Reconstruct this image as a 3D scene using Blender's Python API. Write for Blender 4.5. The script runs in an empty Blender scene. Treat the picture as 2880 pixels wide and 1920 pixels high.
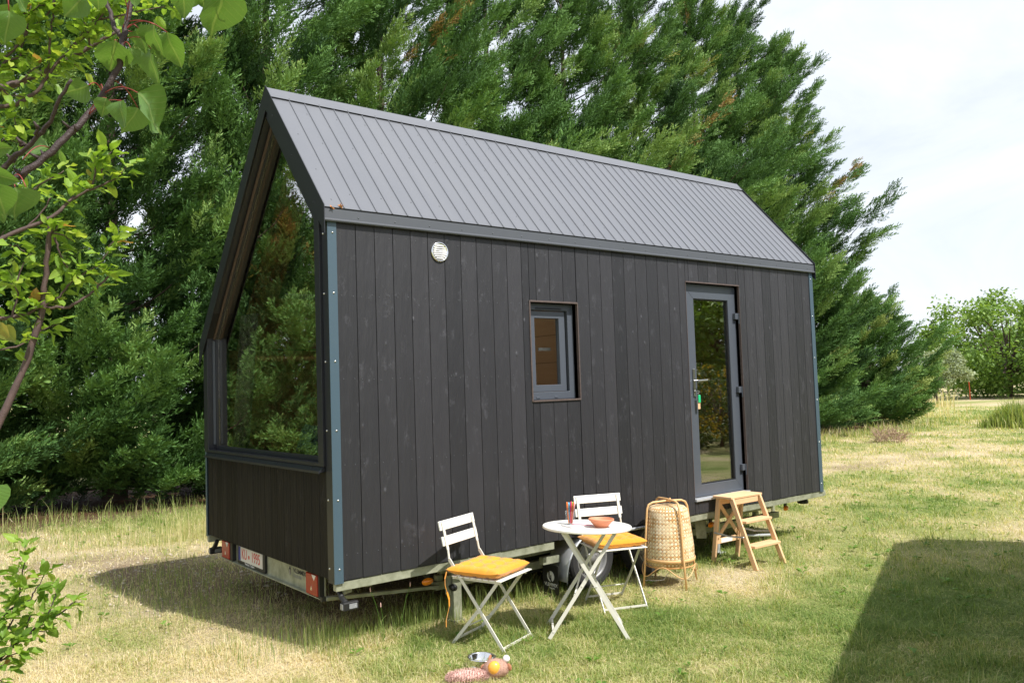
import bpy, math, random
import numpy as np
from mathutils import Vector, Matrix
R = math.radians
sc = bpy.context.scene
col = sc.collection
rng = np.random.default_rng(7)
random.seed(7)

# ------------------------------------------------------------------ camera
B = 0.47                                  # height of the house floor frame above the lawn
CAM = Vector((-2.34304, -4.90605, 1.21412 + B))
c_r = Vector((0.78714388, -0.61586563, -0.03337718))
c_u = Vector((-0.00816485, -0.0645164, 0.99788324))
c_f = Vector((0.61671537, 0.78520517, 0.05581214))
cd = bpy.data.cameras.new('camera'); cam = bpy.data.objects.new('camera', cd); col.objects.link(cam)
m3 = Matrix((c_r, c_u, -c_f)).transposed()
cam.matrix_world = Matrix.Translation(CAM) @ m3.to_4x4()
cd.lens = 28.656; cd.sensor_width = 36; cd.sensor_fit = 'HORIZONTAL'; cd.clip_start = 0.05; cd.clip_end = 2000
sc.camera = cam
sc.view_settings.view_transform = 'Standard'; sc.view_settings.look = 'None'
sc.view_settings.exposure = 0.62; sc.view_settings.gamma = 1
sc.render.engine = 'CYCLES'
sc.cycles.max_bounces = 8; sc.cycles.transparent_max_bounces = 16
sc.cycles.use_denoising = True

# ------------------------------------------------------------------ sky and sun
SUN = Vector((0.175, -0.72, 1.0)).normalized()
w = bpy.data.worlds.new('World'); sc.world = w; w.use_nodes = True
nt = w.node_tree; nd = nt.nodes; lk = nt.links
bg = nd['Background']; bg.inputs['Strength'].default_value = 0.102
sky = nd.new('ShaderNodeTexSky'); sky.sky_type = 'NISHITA'; sky.sun_disc = False
sky.sun_elevation = math.asin(SUN.z); sky.sun_rotation = math.atan2(SUN.x, SUN.y)
sky.air_density = 1.0; sky.dust_density = 1.5
tc = nd.new('ShaderNodeTexCoord'); mp = nd.new('ShaderNodeMapping'); mp.inputs['Scale'].default_value = (1.6, 1.6, 3.2)
mp.inputs['Rotation'].default_value = (0.2, 0.5, 0.4)
n1 = nd.new('ShaderNodeTexNoise'); n1.inputs['Scale'].default_value = 2.3; n1.inputs['Detail'].default_value = 9; n1.inputs['Roughness'].default_value = 0.62
n1.inputs['Distortion'].default_value = 0.5
cr = nd.new('ShaderNodeValToRGB'); cr.color_ramp.elements[0].position = 0.34; cr.color_ramp.elements[1].position = 0.66
cr.color_ramp.elements[0].color = (0.70, 0.70, 0.70, 1); cr.color_ramp.elements[1].color = (1, 1, 1, 1)
mx = nd.new('ShaderNodeMix'); mx.data_type = 'RGBA'
mx.inputs[7].default_value = (6.65, 7.0, 7.6, 1)
lk.new(tc.outputs['Generated'], mp.inputs['Vector']); lk.new(mp.outputs[0], n1.inputs['Vector'])
lk.new(n1.outputs['Fac'], cr.inputs[0]); lk.new(cr.outputs[0], mx.inputs[0])
lk.new(sky.outputs[0], mx.inputs[6]); lk.new(mx.outputs[2], bg.inputs['Color'])
sd = bpy.data.lights.new('sun', 'SUN'); sd.energy = 4.2; sd.angle = R(0.53); sd.color = (1.0, 0.96, 0.90)
sun = bpy.data.objects.new('sun', sd); col.objects.link(sun)
sun.rotation_euler = SUN.to_track_quat('Z', 'Y').to_euler(); sun.location = (3, -14, 20)

def pix(u, v, d):
    """point d metres away from the place the photograph was taken, seen at native pixel u, v"""
    q = c_f + c_r * ((u - 1440) / 2292.475) - c_u * ((v - 960) / 2292.475)
    return CAM + q.normalized() * d

# ------------------------------------------------------------------ tags, materials
def tag(o, label=None, cat=None, group=None, kind=None):
    if label: o['label'] = label
    if cat: o['category'] = cat
    if group: o['group'] = group
    if kind: o['kind'] = kind
    return o
def empty(name, loc=(0, 0, 0), rot=(0, 0, 0)):
    o = bpy.data.objects.new(name, None); col.objects.link(o); o.location = loc; o.rotation_euler = rot
    o.empty_display_size = 0.1
    return o
def copy_tree(o, parent=None):
    c = o.copy(); col.objects.link(c)
    if parent: c.parent = parent
    for ch in o.children: copy_tree(ch, c)
    return c

class N:
    """small node-graph helper around one material"""
    def __init__(s, name):
        s.m = bpy.data.materials.new(name); s.m.use_nodes = True
        s.t = s.m.node_tree; s.b = s.t.nodes['Principled BSDF']; s.out = s.t.nodes['Material Output']
    def n(s, kind, **kw):
        x = s.t.nodes.new('ShaderNode' + kind)
        for k, v in kw.items():
            if k[0] == '_': setattr(x, k[1:], v)
            else: x.inputs[k.replace('_', ' ')].default_value = v
        return x
    def l(s, a, b): s.t.links.new(a, b)
    def base(s, c): s.b.inputs['Base Color'].default_value = (*c, 1)
    def pos(s, scale=(1, 1, 1)):
        a = s.n('TexCoord'); b = s.n('Mapping'); b.inputs['Scale'].default_value = scale
        s.l(a.outputs['Object'], b.inputs['Vector']); return b.outputs[0]
    def noise(s, vec, scale, detail=4, rough=0.55):
        x = s.n('TexNoise', Scale=scale, Detail=detail, Roughness=rough); s.l(vec, x.inputs['Vector']); return x.outputs['Fac']
    def ramp(s, fac, stops):
        x = s.n('ValToRGB'); e = x.color_ramp.elements
        while len(e) < len(stops): e.new(0.5)
        for i, (p, c) in enumerate(stops): e[i].position = p; e[i].color = (*c, 1) if len(c) == 3 else c
        s.l(fac, x.inputs[0]); return x.outputs[0]
    def mix(s, fac, a, b, mode='MIX'):
        x = s.n('Mix', _data_type='RGBA', _blend_type=mode)
        for v, i in ((fac, 0), (a, 6), (b, 7)):
            if isinstance(v, (int, float)): x.inputs[i].default_value = v
            elif isinstance(v, tuple): x.inputs[i].default_value = (*v, 1)
            else: s.l(v, x.inputs[i])
        return x.outputs[2]
    def math(s, op, a, b=0.0):
        x = s.n('Math', _operation=op)
        for v, i in ((a, 0), (b, 1)):
            if isinstance(v, (int, float)): x.inputs[i].default_value = v
            else: s.l(v, x.inputs[i])
        return x.outputs[0]
    def attr(s, name):
        x = s.n('Attribute', _attribute_name=name); return x.outputs['Fac']
    def color(s, sock): s.l(sock, s.b.inputs['Base Color'])
    def bump(s, h, strength=0.3, dist=0.01):
        x = s.n('Bump', Strength=strength, Distance=dist); s.l(h, x.inputs['Height']); s.l(x.outputs[0], s.b.inputs['Normal'])
    def set(s, **kw):
        for k, v in kw.items(): s.b.inputs[k.replace('_', ' ')].default_value = v
        return s

def simple(name, c, rough=0.5, metal=0.0, var=0.12, scale=14.0, bump=0.0, spec=0.5):
    k = N(name); v = k.noise(k.pos(), scale, 5)
    k.color(k.mix(v, tuple(x * (1 - var) for x in c), tuple(min(1, x * (1 + var)) for x in c)))
    k.set(Roughness=rough, Metallic=metal)
    k.b.inputs['Specular IOR Level'].default_value = spec
    if bump: k.bump(k.noise(k.pos(), scale * 6, 3), bump, 0.004)
    return k.m

def leaf_mat(name, stops, trans=0.35, rough=0.5, attr='tint', spec=0.3, back=None, vein=0.0):
    k = N(name)
    a = k.attr(attr)
    c = k.ramp(a, stops)
    if vein:
        u_, v_ = k.attr('lu'), k.math('ABSOLUTE', k.attr('lv'))
        mid = k.ramp(v_, [(0.0, (1,) * 3), (0.018, (0.8,) * 3), (0.035, (0,) * 3)])
        sv = k.math('FRACT', k.math('MULTIPLY', k.math('SUBTRACT', u_, k.math('MULTIPLY', v_, 0.75)), 7.5))
        sv = k.ramp(sv, [(0.0, (1,) * 3), (0.07, (0.5,) * 3), (0.14, (0,) * 3)])
        lines = k.math('MAXIMUM', mid, k.math('MULTIPLY', sv, 0.55))
        c = k.mix(k.math('MULTIPLY', k.noise(k.pos(), 60, 4), 0.35), c, k.mix(0.5, c, (0.02, 0.05, 0.01)))
        c = k.mix(k.math('MULTIPLY', lines, vein), c, (0.42, 0.48, 0.2)); k.bump(k.math('SUBTRACT', 1.0, lines), 0.5, 0.002)
    if back:
        g = k.n('NewGeometry'); c = k.mix(g.outputs['Backfacing'], c, k.mix(0.55, c, back))
    k.color(c); k.set(Roughness=rough); k.b.inputs['Specular IOR Level'].default_value = spec
    t = k.n('BsdfTranslucent'); k.l(k.mix(1.0, c, (1.0, 1.0, 0.45), 'MULTIPLY'), t.inputs['Color'])
    ms = k.n('MixShader', Fac=trans); k.l(k.b.outputs[0], ms.inputs[1]); k.l(t.outputs[0], ms.inputs[2])
    k.l(ms.outputs[0], k.out.inputs['Surface'])
    return k.m

def glass_mat(name, tint, r0, rough=0.0):
    k = N(name); g = k.n('NewGeometry'); dp = k.n('VectorMath', _operation='DOT_PRODUCT'); k.l(g.outputs['Normal'], dp.inputs[0]); k.l(g.outputs['Incoming'], dp.inputs[1])
    c = k.math('SUBTRACT', 1.0, k.math('ABSOLUTE', dp.outputs['Value'])); f = k.math('ADD', r0, k.math('MULTIPLY', k.math('POWER', c, 5.0), 1 - r0))
    tr = k.n('BsdfTransparent'); tr.inputs[0].default_value = (*tint, 1)
    gl = k.n('BsdfGlossy', Roughness=rough); ms = k.n('MixShader')
    k.l(f, ms.inputs[0]); k.l(tr.outputs[0], ms.inputs[1]); k.l(gl.outputs[0], ms.inputs[2])
    k.l(ms.outputs[0], k.out.inputs['Surface']); return k.m

# ------------------------------------------------------------------ mesh builder
class MB:
    def __init__(s): s.v = []; s.f = []; s.mi = []; s.cur = 0; s.at = []; s.a = 0.5
    def add(s, vs, fs):
        o = len(s.v); s.v += [tuple(p) for p in vs]; s.f += [tuple(i + o for i in f) for f in fs]
        s.mi += [s.cur] * len(fs); s.at += [s.a] * len(vs); return s
    def box(s, x0, x1, y0, y1, z0, z1):
        return s.add([(x, y, z) for x in (x0, x1) for y in (y0, y1) for z in (z0, z1)],
                     [(0, 1, 3, 2), (4, 6, 7, 5), (0, 4, 5, 1), (2, 3, 7, 6), (0, 2, 6, 4), (1, 5, 7, 3)])
    def bar(s, p, q, w, h, side=None):
        """straight bar from p to q, w across `side`, h across the other direction"""
        p = Vector(p); q = Vector(q); d = (q - p).normalized()
        a = Vector(side) if side is not None else (Vector((0, 0, 1)).cross(d) if abs(d.z) < 0.99 else Vector((1, 0, 0)))
        a = (a - d * a.dot(d)).normalized(); b = d.cross(a)
        vs = [e + a * (sx * w / 2) + b * (sy * h / 2) for e in (p, q) for sx, sy in ((-1, -1), (1, -1), (1, 1), (-1, 1))]
        return s.add(vs, [(3, 2, 1, 0), (4, 5, 6, 7), (0, 1, 5, 4), (1, 2, 6, 5), (2, 3, 7, 6), (3, 0, 4, 7)])
    def tube(s, path, rad, n=8, cap=True):
        path = [Vector(p) for p in path]; k = len(path)
        rad = [rad] * k if isinstance(rad, (int, float)) else rad
        up = None; rings = []
        for i in range(k):
            d = (path[min(i + 1, k - 1)] - path[max(i - 1, 0)]).normalized()
            if up is None: up = d.orthogonal().normalized()
            up = (up - d * up.dot(d)); up = up.normalized() if up.length > 1e-6 else d.orthogonal().normalized()
            b = d.cross(up)
            rings.append([path[i] + (up * math.cos(t) + b * math.sin(t)) * rad[i] for t in [2 * math.pi * j / n for j in range(n)]])
        vs = [p for r in rings for p in r]
        fs = [(i * n + j, i * n + (j + 1) % n, (i + 1) * n + (j + 1) % n, (i + 1) * n + j) for i in range(k - 1) for j in range(n)]
        if cap: fs += [tuple(range(n - 1, -1, -1)), tuple((k - 1) * n + j for j in range(n))]
        return s.add(vs, fs)
    def lathe(s, prof, n=32, c=(0, 0, 0), cap=False, axis='z'):
        vs = []
        for r, z in prof:
            for j in range(n):
                t = 2 * math.pi * j / n
                p = (r * math.cos(t), r * math.sin(t), z)
                if axis == 'y': p = (p[0], p[2], p[1])
                if axis == 'x': p = (p[2], p[0], p[1])
                vs.append((c[0] + p[0], c[1] + p[1], c[2] + p[2]))
        k = len(prof)
        fs = [(i * n + j, i * n + (j + 1) % n, (i + 1) * n + (j + 1) % n, (i + 1) * n + j) for i in range(k - 1) for j in range(n)]
        if axis == 'y': fs = [f[::-1] for f in fs]
        if cap: fs += [tuple(range(n - 1, -1, -1)), tuple((k - 1) * n + j for j in range(n))]
        return s.add(vs, fs)
    def prism(s, poly, d0, d1, axis='x'):
        """polygon in the two other axes, extruded along axis from d0 to d1"""
        def P(a, b, d): return (d, a, b) if axis == 'x' else ((a, d, b) if axis == 'y' else (a, b, d))
        n = len(poly); vs = [P(a, b, d0) for a, b in poly] + [P(a, b, d1) for a, b in poly]
        return s.add(vs, [tuple(range(n - 1, -1, -1)), tuple(range(n, 2 * n))] + [(i, (i + 1) % n, n + (i + 1) % n, n + i) for i in range(n)])
    def ring(s, outer, inner, d0, d1, axis='x'):
        """closed frame between two polygons with equal vertex counts"""
        def P(a, b, d): return (d, a, b) if axis == 'x' else ((a, d, b) if axis == 'y' else (a, b, d))
        n = len(outer)
        vs = [P(a, b, d0) for a, b in outer] + [P(a, b, d0) for a, b in inner] + [P(a, b, d1) for a, b in outer] + [P(a, b, d1) for a, b in inner]
        fs = []
        for i in range(n):
            j = (i + 1) % n
            fs += [(i, j, n + j, n + i), (2 * n + j, 2 * n + i, 3 * n + i, 3 * n + j), (j, i, 2 * n + i, 2 * n + j), (n + i, n + j, 3 * n + j, 3 * n + i)]
        return s.add(vs, fs)
    def dome(s, c, r, nrm, k=6):
        """small round screw head"""
        nrm = Vector(nrm).normalized(); a = nrm.orthogonal().normalized(); b = nrm.cross(a); c = Vector(c)
        vs = []
        for rr, hh in ((1, 0), (0.75, 0.5), (0.3, 0.72)):
            vs += [c + (a * math.cos(t) + b * math.sin(t)) * r * rr + nrm * r * hh for t in [2 * math.pi * j / k for j in range(k)]]
        fs = [(i * k + j, i * k + (j + 1) % k, (i + 1) * k + (j + 1) % k, (i + 1) * k + j) for i in range(2) for j in range(k)] + [tuple(2 * k + j for j in range(k))]
        return s.add(vs, fs)
    def build(s, name, mats, parent=None, smooth=False, bevel=0, attr=None, loc=None):
        me = bpy.data.meshes.new(name); me.from_pydata(s.v, [], s.f)
        mats = mats if isinstance(mats, (list, tuple)) else [mats]
        for m in mats: me.materials.append(m)
        if len(mats) > 1: me.polygons.foreach_set('material_index', s.mi)
        if attr: me.attributes.new(attr, 'FLOAT', 'POINT').data.foreach_set('value', s.at)
        import bmesh
        bm = bmesh.new(); bm.from_mesh(me); bmesh.ops.recalc_face_normals(bm, faces=bm.faces); bm.to_mesh(me); bm.free()
        if smooth: me.polygons.foreach_set('use_smooth', [True] * len(me.polygons))
        o = bpy.data.objects.new(name, me); col.objects.link(o)
        if parent: o.parent = parent
        if loc: o.location = loc
        if bevel:
            b = o.modifiers.new('bevel', 'BEVEL'); b.width = bevel; b.segments = 2; b.limit_method = 'ANGLE'; b.angle_limit = R(40)
        if smooth == 'auto':
            pass
        return o

def pieces(mb, name, mats, parent=None, **kw):
    """one object for every separate piece collected in mb"""
    p = list(range(len(mb.v)))
    def find(a):
        while p[a] != a: p[a] = p[p[a]]; a = p[a]
        return a
    for f in mb.f:
        for a in f[1:]: p[find(a)] = find(f[0])
    groups = {}
    for f in mb.f: groups.setdefault(find(f[0]), []).append(f)
    for fs in groups.values():
        ids = sorted({i for f in fs for i in f}); ix = {a: b for b, a in enumerate(ids)}
        q = MB(); q.v = [mb.v[i] for i in ids]; q.f = [tuple(ix[i] for i in f) for f in fs]; q.mi = [0] * len(q.f); q.at = [0.5] * len(ids)
        q.build(name, mats, parent, **kw)

def np_mesh(name, V, F, mat, parent=None, attrs=None, smooth=False, mi=None):
    """big mesh from numpy arrays; F is a list of (k, n) index arrays (tris and quads)"""
    me = bpy.data.meshes.new(name); me.vertices.add(len(V)); me.vertices.foreach_set('co', np.asarray(V, np.float32).ravel())
    loops = np.concatenate([f.ravel() for f in F]).astype(np.int32)
    tot = np.concatenate([np.full(len(f), f.shape[1], np.int32) for f in F]); st = np.concatenate([[0], np.cumsum(tot)[:-1]]).astype(np.int32)
    me.loops.add(len(loops)); me.loops.foreach_set('vertex_index', loops)
    me.polygons.add(len(tot)); me.polygons.foreach_set('loop_start', st); me.polygons.foreach_set('loop_total', tot)
    for m in (mat if isinstance(mat, (list, tuple)) else [mat]): me.materials.append(m)
    if mi is not None: me.polygons.foreach_set('material_index', np.asarray(mi, np.int32))
    if smooth: me.polygons.foreach_set('use_smooth', np.ones(len(tot), bool))
    for k, a in (attrs or {}).items(): me.attributes.new(k, 'FLOAT', 'POINT').data.foreach_set('value', np.asarray(a, np.float32))
    me.update(calc_edges=True)
    if name is None: return me
    o = bpy.data.objects.new(name, me); col.objects.link(o)
    if parent: o.parent = parent
    return o

def text_obj(name, body, size, mat, M, parent, extrude=0.0006, bold=0.0, sx=1.0):
    cu = bpy.data.curves.new(name, 'FONT'); cu.body = body; cu.size = size; cu.extrude = extrude; cu.align_x = 'CENTER'; cu.align_y = 'CENTER'
    cu.offset = bold; cu.resolution_u = 3
    t = bpy.data.objects.new(name + '_curve', cu); col.objects.link(t)
    me = bpy.data.meshes.new_from_object(t.evaluated_get(bpy.context.evaluated_depsgraph_get()))
    bpy.data.objects.remove(t); bpy.data.curves.remove(cu)
    me.transform(M @ Matrix.Diagonal((sx, 1, 1, 1))); me.materials.clear(); me.materials.append(mat); me.name = name
    o = bpy.data.objects.new(name, me); col.objects.link(o); o.parent = parent; return o
def frame(o, x, y):
    x = Vector(x).normalized(); y = Vector(y).normalized(); z = x.cross(y)
    m = Matrix((x, y, z)).transposed().to_4x4(); m.translation = Vector(o); return m

# value noise for planting
_L = rng.random((512, 512))
def vnoise(x, y, f):
    x = np.asarray(x) * f + 100.3; y = np.asarray(y) * f + 77.7
    i = np.floor(x).astype(int); j = np.floor(y).astype(int); a = x - i; b = y - j
    a = a * a * (3 - 2 * a); b = b * b * (3 - 2 * b); g = lambda p, q: _L[p % 512, q % 512]
    return (g(i, j) * (1 - a) + g(i + 1, j) * a) * (1 - b) + (g(i, j + 1) * (1 - a) + g(i + 1, j + 1) * a) * b
def fbm(x, y, f, o=4):
    s = 0; t = 0; a = 1
    for k in range(o): s = s + a * vnoise(x, y, f * 2 ** k); t += a; a *= 0.55
    return s / t

# ------------------------------------------------------------------ materials
M = {}
def stain(name, c0, c1, along='z', spec=0.5):
    k = N(name); sc3 = {'z': (1, 1, 0.06), 'y': (1, 0.06, 1)}[along]
    pa = k.attr('plank')
    off = k.n('CombineXYZ'); k.l(k.math('MULTIPLY', pa, 37.0), off.inputs[0]); k.l(k.math('MULTIPLY', pa, 91.0), off.inputs[2])
    tcn = k.n('TexCoord'); va = k.n('VectorMath', _operation='ADD'); k.l(tcn.outputs['Object'], va.inputs[0]); k.l(off.outputs[0], va.inputs[1])
    def mp(sv):
        x = k.n('Mapping'); x.inputs['Scale'].default_value = sv; k.l(va.outputs[0], x.inputs['Vector']); return x.outputs[0]
    grain = k.noise(mp((60, 60, 2.2)), 1.0, 6, 0.6); broad = k.noise(mp((9, 9, 0.7)), 1.0, 3)
    vor = k.n('TexVoronoi', Scale=1.0); k.l(mp((8.0, 8.0, 4.2)), vor.inputs['Vector'])
    knot = k.ramp(vor.outputs['Distance'], [(0.0, (1, 1, 1)), (0.05, (0.6,) * 3), (0.09, (0.1,) * 3), (0.16, (0,) * 3)])
    sm = k.ramp(k.noise(mp((10, 10, 5)), 1.0, 5, 0.7), [(0.57, (0,) * 3), (0.76, (1,) * 3)])
    c = k.mix(broad, c0, c1)
    c = k.mix(k.math('MULTIPLY', grain, 0.35), c, tuple(x * 0.5 for x in c0))
    c = k.mix(1.0, c, k.ramp(pa, [(0.0, (0.68, 0.68, 0.70)), (1.0, (1.34, 1.30, 1.29))]), 'MULTIPLY')
    c = k.mix(k.math('MULTIPLY', sm, 0.5), c, tuple(x * 3.0 for x in c1))
    c = k.mix(k.math('MULTIPLY', knot, 0.5), c, tuple(x * 3 for x in c1))
    k.color(c); k.set(Roughness=0.55); k.b.inputs['Specular IOR Level'].default_value = spec
    h = k.math('ADD', k.math('MULTIPLY', grain, 0.45), k.math('MULTIPLY', knot, 0.9)); h = k.math('ADD', h, k.math('MULTIPLY', sm, 0.4))
    h = k.math('ADD', h, k.math('MULTIPLY', k.noise(mp((16, 16, 3)), 1.0, 3), 1.3))
    k.bump(h, 0.75, 0.009); return k.m
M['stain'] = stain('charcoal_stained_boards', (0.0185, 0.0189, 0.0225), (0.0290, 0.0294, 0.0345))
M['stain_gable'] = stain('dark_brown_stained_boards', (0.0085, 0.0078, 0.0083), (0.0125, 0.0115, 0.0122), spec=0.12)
M['stain_back'] = simple('dark_batten', (0.012, 0.011, 0.011), 0.8)
M['trimwood'] = simple('worn_window_trim', (0.085, 0.062, 0.055), 0.7, var=0.5, scale=40)
k = N('grey_roof_sheet'); v = k.noise(k.pos((1, 1, 1)), 1.5, 5); k.color(k.mix(v, (0.124, 0.131, 0.150), (0.146, 0.153, 0.172))); k.set(Roughness=0.42); k.b.inputs['Specular IOR Level'].default_value = 0.45
k.l(k.ramp(k.noise(k.pos((6, 0.6, 0.6)), 1.0, 5), [(0.3, (0.33,) * 3), (0.7, (0.52,) * 3)]), k.b.inputs['Roughness']); k.bump(k.noise(k.pos((2.5, 4, 4)), 1.0, 2), 0.2, 0.02); M['roof'] = k.m
M['flash'] = simple('grey_metal_flashing', (0.076, 0.083, 0.096), 0.42, var=0.06)
M['gableframe'] = simple('charcoal_metal_frame', (0.0145, 0.016, 0.022), 0.4, var=0.08)
M['corner'] = simple('blue_grey_corner_metal', (0.052, 0.088, 0.116), 0.42, var=0.06, scale=3)
M['joinery'] = simple('anthracite_joinery', (0.074, 0.085, 0.105), 0.4, var=0.05)
M['black'] = simple('black_plastic', (0.012, 0.012, 0.013), 0.5)
M['rubber'] = simple('tyre_rubber', (0.022, 0.022, 0.024), 0.75, var=0.3, scale=30)
M['steel'] = simple('brushed_steel', (0.55, 0.55, 0.53), 0.3, 1.0, var=0.08)
M['chrome'] = simple('polished_steel', (0.8, 0.8, 0.8), 0.1, 1.0, var=0.02)
k = N('galvanised_steel'); v = k.noise(k.pos((1, 1, 1)), 9, 6, 0.65); k.color(k.ramp(v, [(0.3, (0.17, 0.18, 0.12)), (0.55, (0.33, 0.34, 0.25)), (0.75, (0.40, 0.41, 0.33))])); k.set(Roughness=0.55, Metallic=0.25); M['galv'] = k.m
k = N('bright_zinc'); v = k.noise(k.pos(), 12, 5); k.color(k.mix(v, (0.50, 0.52, 0.55), (0.66, 0.68, 0.70))); k.set(Roughness=0.3, Metallic=0.4); M['zinc'] = k.m
M['red'] = simple('red_lens', (0.27, 0.010, 0.008), 0.25, var=0.1)
M['amber'] = simple('amber_lens', (0.75, 0.22, 0.01), 0.2, var=0.15, scale=60)
M['white'] = simple('white_plastic', (0.8, 0.8, 0.8), 0.4, var=0.04)
M['rimgrey'] = simple('dull_wheel_silver', (0.23, 0.23, 0.235), 0.45, 0.3, var=0.2)
M['lens'] = simple('clear_grey_lens', (0.24, 0.25, 0.26), 0.2, var=0.1)
M['plate'] = simple('number_plate_white', (0.60, 0.57, 0.52), 0.5, var=0.04)
M['platered'] = simple('number_plate_red', (0.5, 0.03, 0.02), 0.5)
M['euroblue'] = simple('number_plate_blue', (0.01, 0.02, 0.2), 0.5)
M['inkdark'] = simple('dark_print', (0.015, 0.015, 0.02), 0.6)
M['inkgrey'] = simple('grey_print', (0.22, 0.23, 0.22), 0.6)
M['inklight'] = simple('light_print', (0.62, 0.62, 0.62), 0.6)
M['glass'] = glass_mat('window_glass', (0.95, 0.95, 0.93), 0.035); M['gableglass'] = glass_mat('gable_glass', (0.92, 0.90, 0.84), 0.50)
M['doorglass'] = glass_mat('door_glass', (0.80, 0.82, 0.78), 0.27)
M['clear'] = glass_mat('tumbler_glass', (0.97, 0.98, 0.98), 0.025)
def wood(name, c0, c1, sv, seam=None):
    k = N(name); g = k.noise(k.pos(sv), 1.0, 5, 0.6); c = k.mix(g, c0, c1)
    if seam:
        wv = k.n('TexWave', Scale=seam, _bands_direction='Z', _wave_profile='SAW'); k.l(k.pos(), wv.inputs['Vector'])
        c = k.mix(k.ramp(wv.outputs['Fac'], [(0.0, (1,) * 3), (0.04, (0,) * 3)]), c, tuple(x * 0.3 for x in c0))
    k.color(c); k.set(Roughness=0.55); k.bump(g, 0.1, 0.003); return k.m
M['pine'] = wood('pine_lining', (0.50, 0.27, 0.12), (0.62, 0.38, 0.19), (2, 2, 22), 1.15)
M['floor'] = wood('pine_floor', (0.33, 0.2, 0.1), (0.42, 0.27, 0.14), (2, 22, 2))
M['brownbead'] = simple('brown_timber_bead', (0.075, 0.050, 0.038), 0.6, var=0.3, scale=30)
M['curtain'] = simple('grey_curtain', (0.45, 0.45, 0.44), 0.9)
M['pillow'] = simple('blue_cushion_cloth', (0.11, 0.2, 0.3), 0.9, bump=0.3)
M['cream'] = simple('cream_painted_steel', (0.78, 0.77, 0.72), 0.38, var=0.03)
M['creamd'] = simple('cream_painted_legs', (0.66, 0.64, 0.57), 0.4, var=0.06)
k = N('mustard_cotton'); v = k.noise(k.pos(), 26, 5); k.color(k.mix(v, (0.66, 0.25, 0.010), (0.77, 0.315, 0.014))); k.set(Roughness=0.85)
k.b.inputs['Sheen Weight'].default_value = 0.3; k.bump(k.noise(k.pos(), 420, 2), 0.25, 0.002); M['mustard'] = k.m
M['terracotta'] = simple('terracotta', (0.62, 0.235, 0.125), 0.6, var=0.1, scale=22)
M['beech'] = wood('beech_wood', (0.66, 0.40, 0.215), (0.78, 0.52, 0.30), (9, 9, 9))
M['rattan'] = simple('bent_rattan', (0.72, 0.44, 0.20), 0.45, var=0.25, scale=30)
k = N('woven_bamboo'); ua = k.attr('wu'); va_ = k.attr('wv')
d1 = k.math('ADD', ua, va_); d2 = k.math('SUBTRACT', ua, va_)
f1 = k.math('FRACT', d1); f2 = k.math('FRACT', d2)
i1 = k.math('FLOOR', d1); i2 = k.math('FLOOR', d2)
chk = k.math('FLOORED_MODULO', k.math('ADD', i1, k.math('MULTIPLY', i2, 1.0)), 2.0)
e1 = k.ramp(f1, [(0.0, (0,) * 3), (0.12, (1,) * 3), (0.88, (1,) * 3), (1.0, (0,) * 3)]); e2 = k.ramp(f2, [(0.0, (0,) * 3), (0.12, (1,) * 3), (0.88, (1,) * 3), (1.0, (0,) * 3)])
edge = k.math('MULTIPLY', e1, e2)
wn = k.n('TexWhiteNoise', _noise_dimensions='2D'); cxy = k.n('CombineXYZ'); k.l(i1, cxy.inputs[0]); k.l(i2, cxy.inputs[1]); k.l(cxy.outputs[0], wn.inputs['Vector'])
cA = k.mix(wn.outputs['Value'], (0.80, 0.60, 0.32), (0.92, 0.80, 0.56)); cB = k.mix(wn.outputs['Value'], (0.58, 0.30, 0.09), (0.72, 0.46, 0.20))
c = k.mix(chk, cA, cB); c = k.mix(edge, (0.22, 0.09, 0.025), c)
patch = k.noise(k.pos((1, 1, 2.2)), 9, 3); c = k.mix(k.ramp(patch, [(0.47, (0,) * 3), (0.56, (0.5,) * 3)]), c, (0.92, 0.78, 0.52))
k.color(c); k.set(Roughness=0.4); k.bump(k.math('ADD', k.math('MULTIPLY', edge, 0.7), k.math('MULTIPLY', chk, 0.4)), 0.8, 0.006); M['weave'] = k.m
M['fur'] = simple('pink_plush', (0.62, 0.40, 0.35), 0.95, var=0.25, scale=40)
M['furb'] = simple('brown_plush', (0.42, 0.25, 0.19), 0.95, var=0.25, scale=60)
M['felt'] = simple('brown_felt', (0.40, 0.17, 0.09), 0.9)
M['belly'] = simple('orange_ball', (0.85, 0.40, 0.06), 0.3, var=0.1)
M['stone'] = simple('pebble', (0.42, 0.36, 0.28), 0.85, var=0.4, scale=5)
M['bark'] = simple('grey_brown_bark', (0.10, 0.072, 0.055), 0.9, var=0.5, scale=9, bump=0.6)
M['darkbark'] = simple('purple_brown_bark', (0.036, 0.020, 0.018), 0.6, var=0.6, scale=40, bump=0.6)
M['greytwig'] = simple('grey_twig', (0.22, 0.18, 0.16), 0.8, var=0.35, scale=40)
M['plumbark'] = simple('reddish_grey_plum_bark', (0.085, 0.052, 0.046), 0.7, var=0.6, scale=50, bump=0.5)
M['petiole'] = simple('red_leaf_stalk', (0.26, 0.03, 0.025), 0.5)
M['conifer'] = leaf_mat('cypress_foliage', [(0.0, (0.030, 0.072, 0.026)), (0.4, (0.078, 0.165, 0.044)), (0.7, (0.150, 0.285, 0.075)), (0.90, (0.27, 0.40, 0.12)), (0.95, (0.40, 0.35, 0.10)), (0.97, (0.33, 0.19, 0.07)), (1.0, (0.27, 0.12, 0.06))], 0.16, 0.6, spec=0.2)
M['walnut'] = leaf_mat('broadleaf_foliage', [(0.0, (0.10, 0.185, 0.042)), (0.6, (0.22, 0.355, 0.075)), (1.0, (0.36, 0.48, 0.13))], 0.38, 0.45)
M['olive'] = leaf_mat('silvery_foliage', [(0.0, (0.22, 0.27, 0.15)), (1.0, (0.42, 0.48, 0.31))], 0.25, 0.5)
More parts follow.
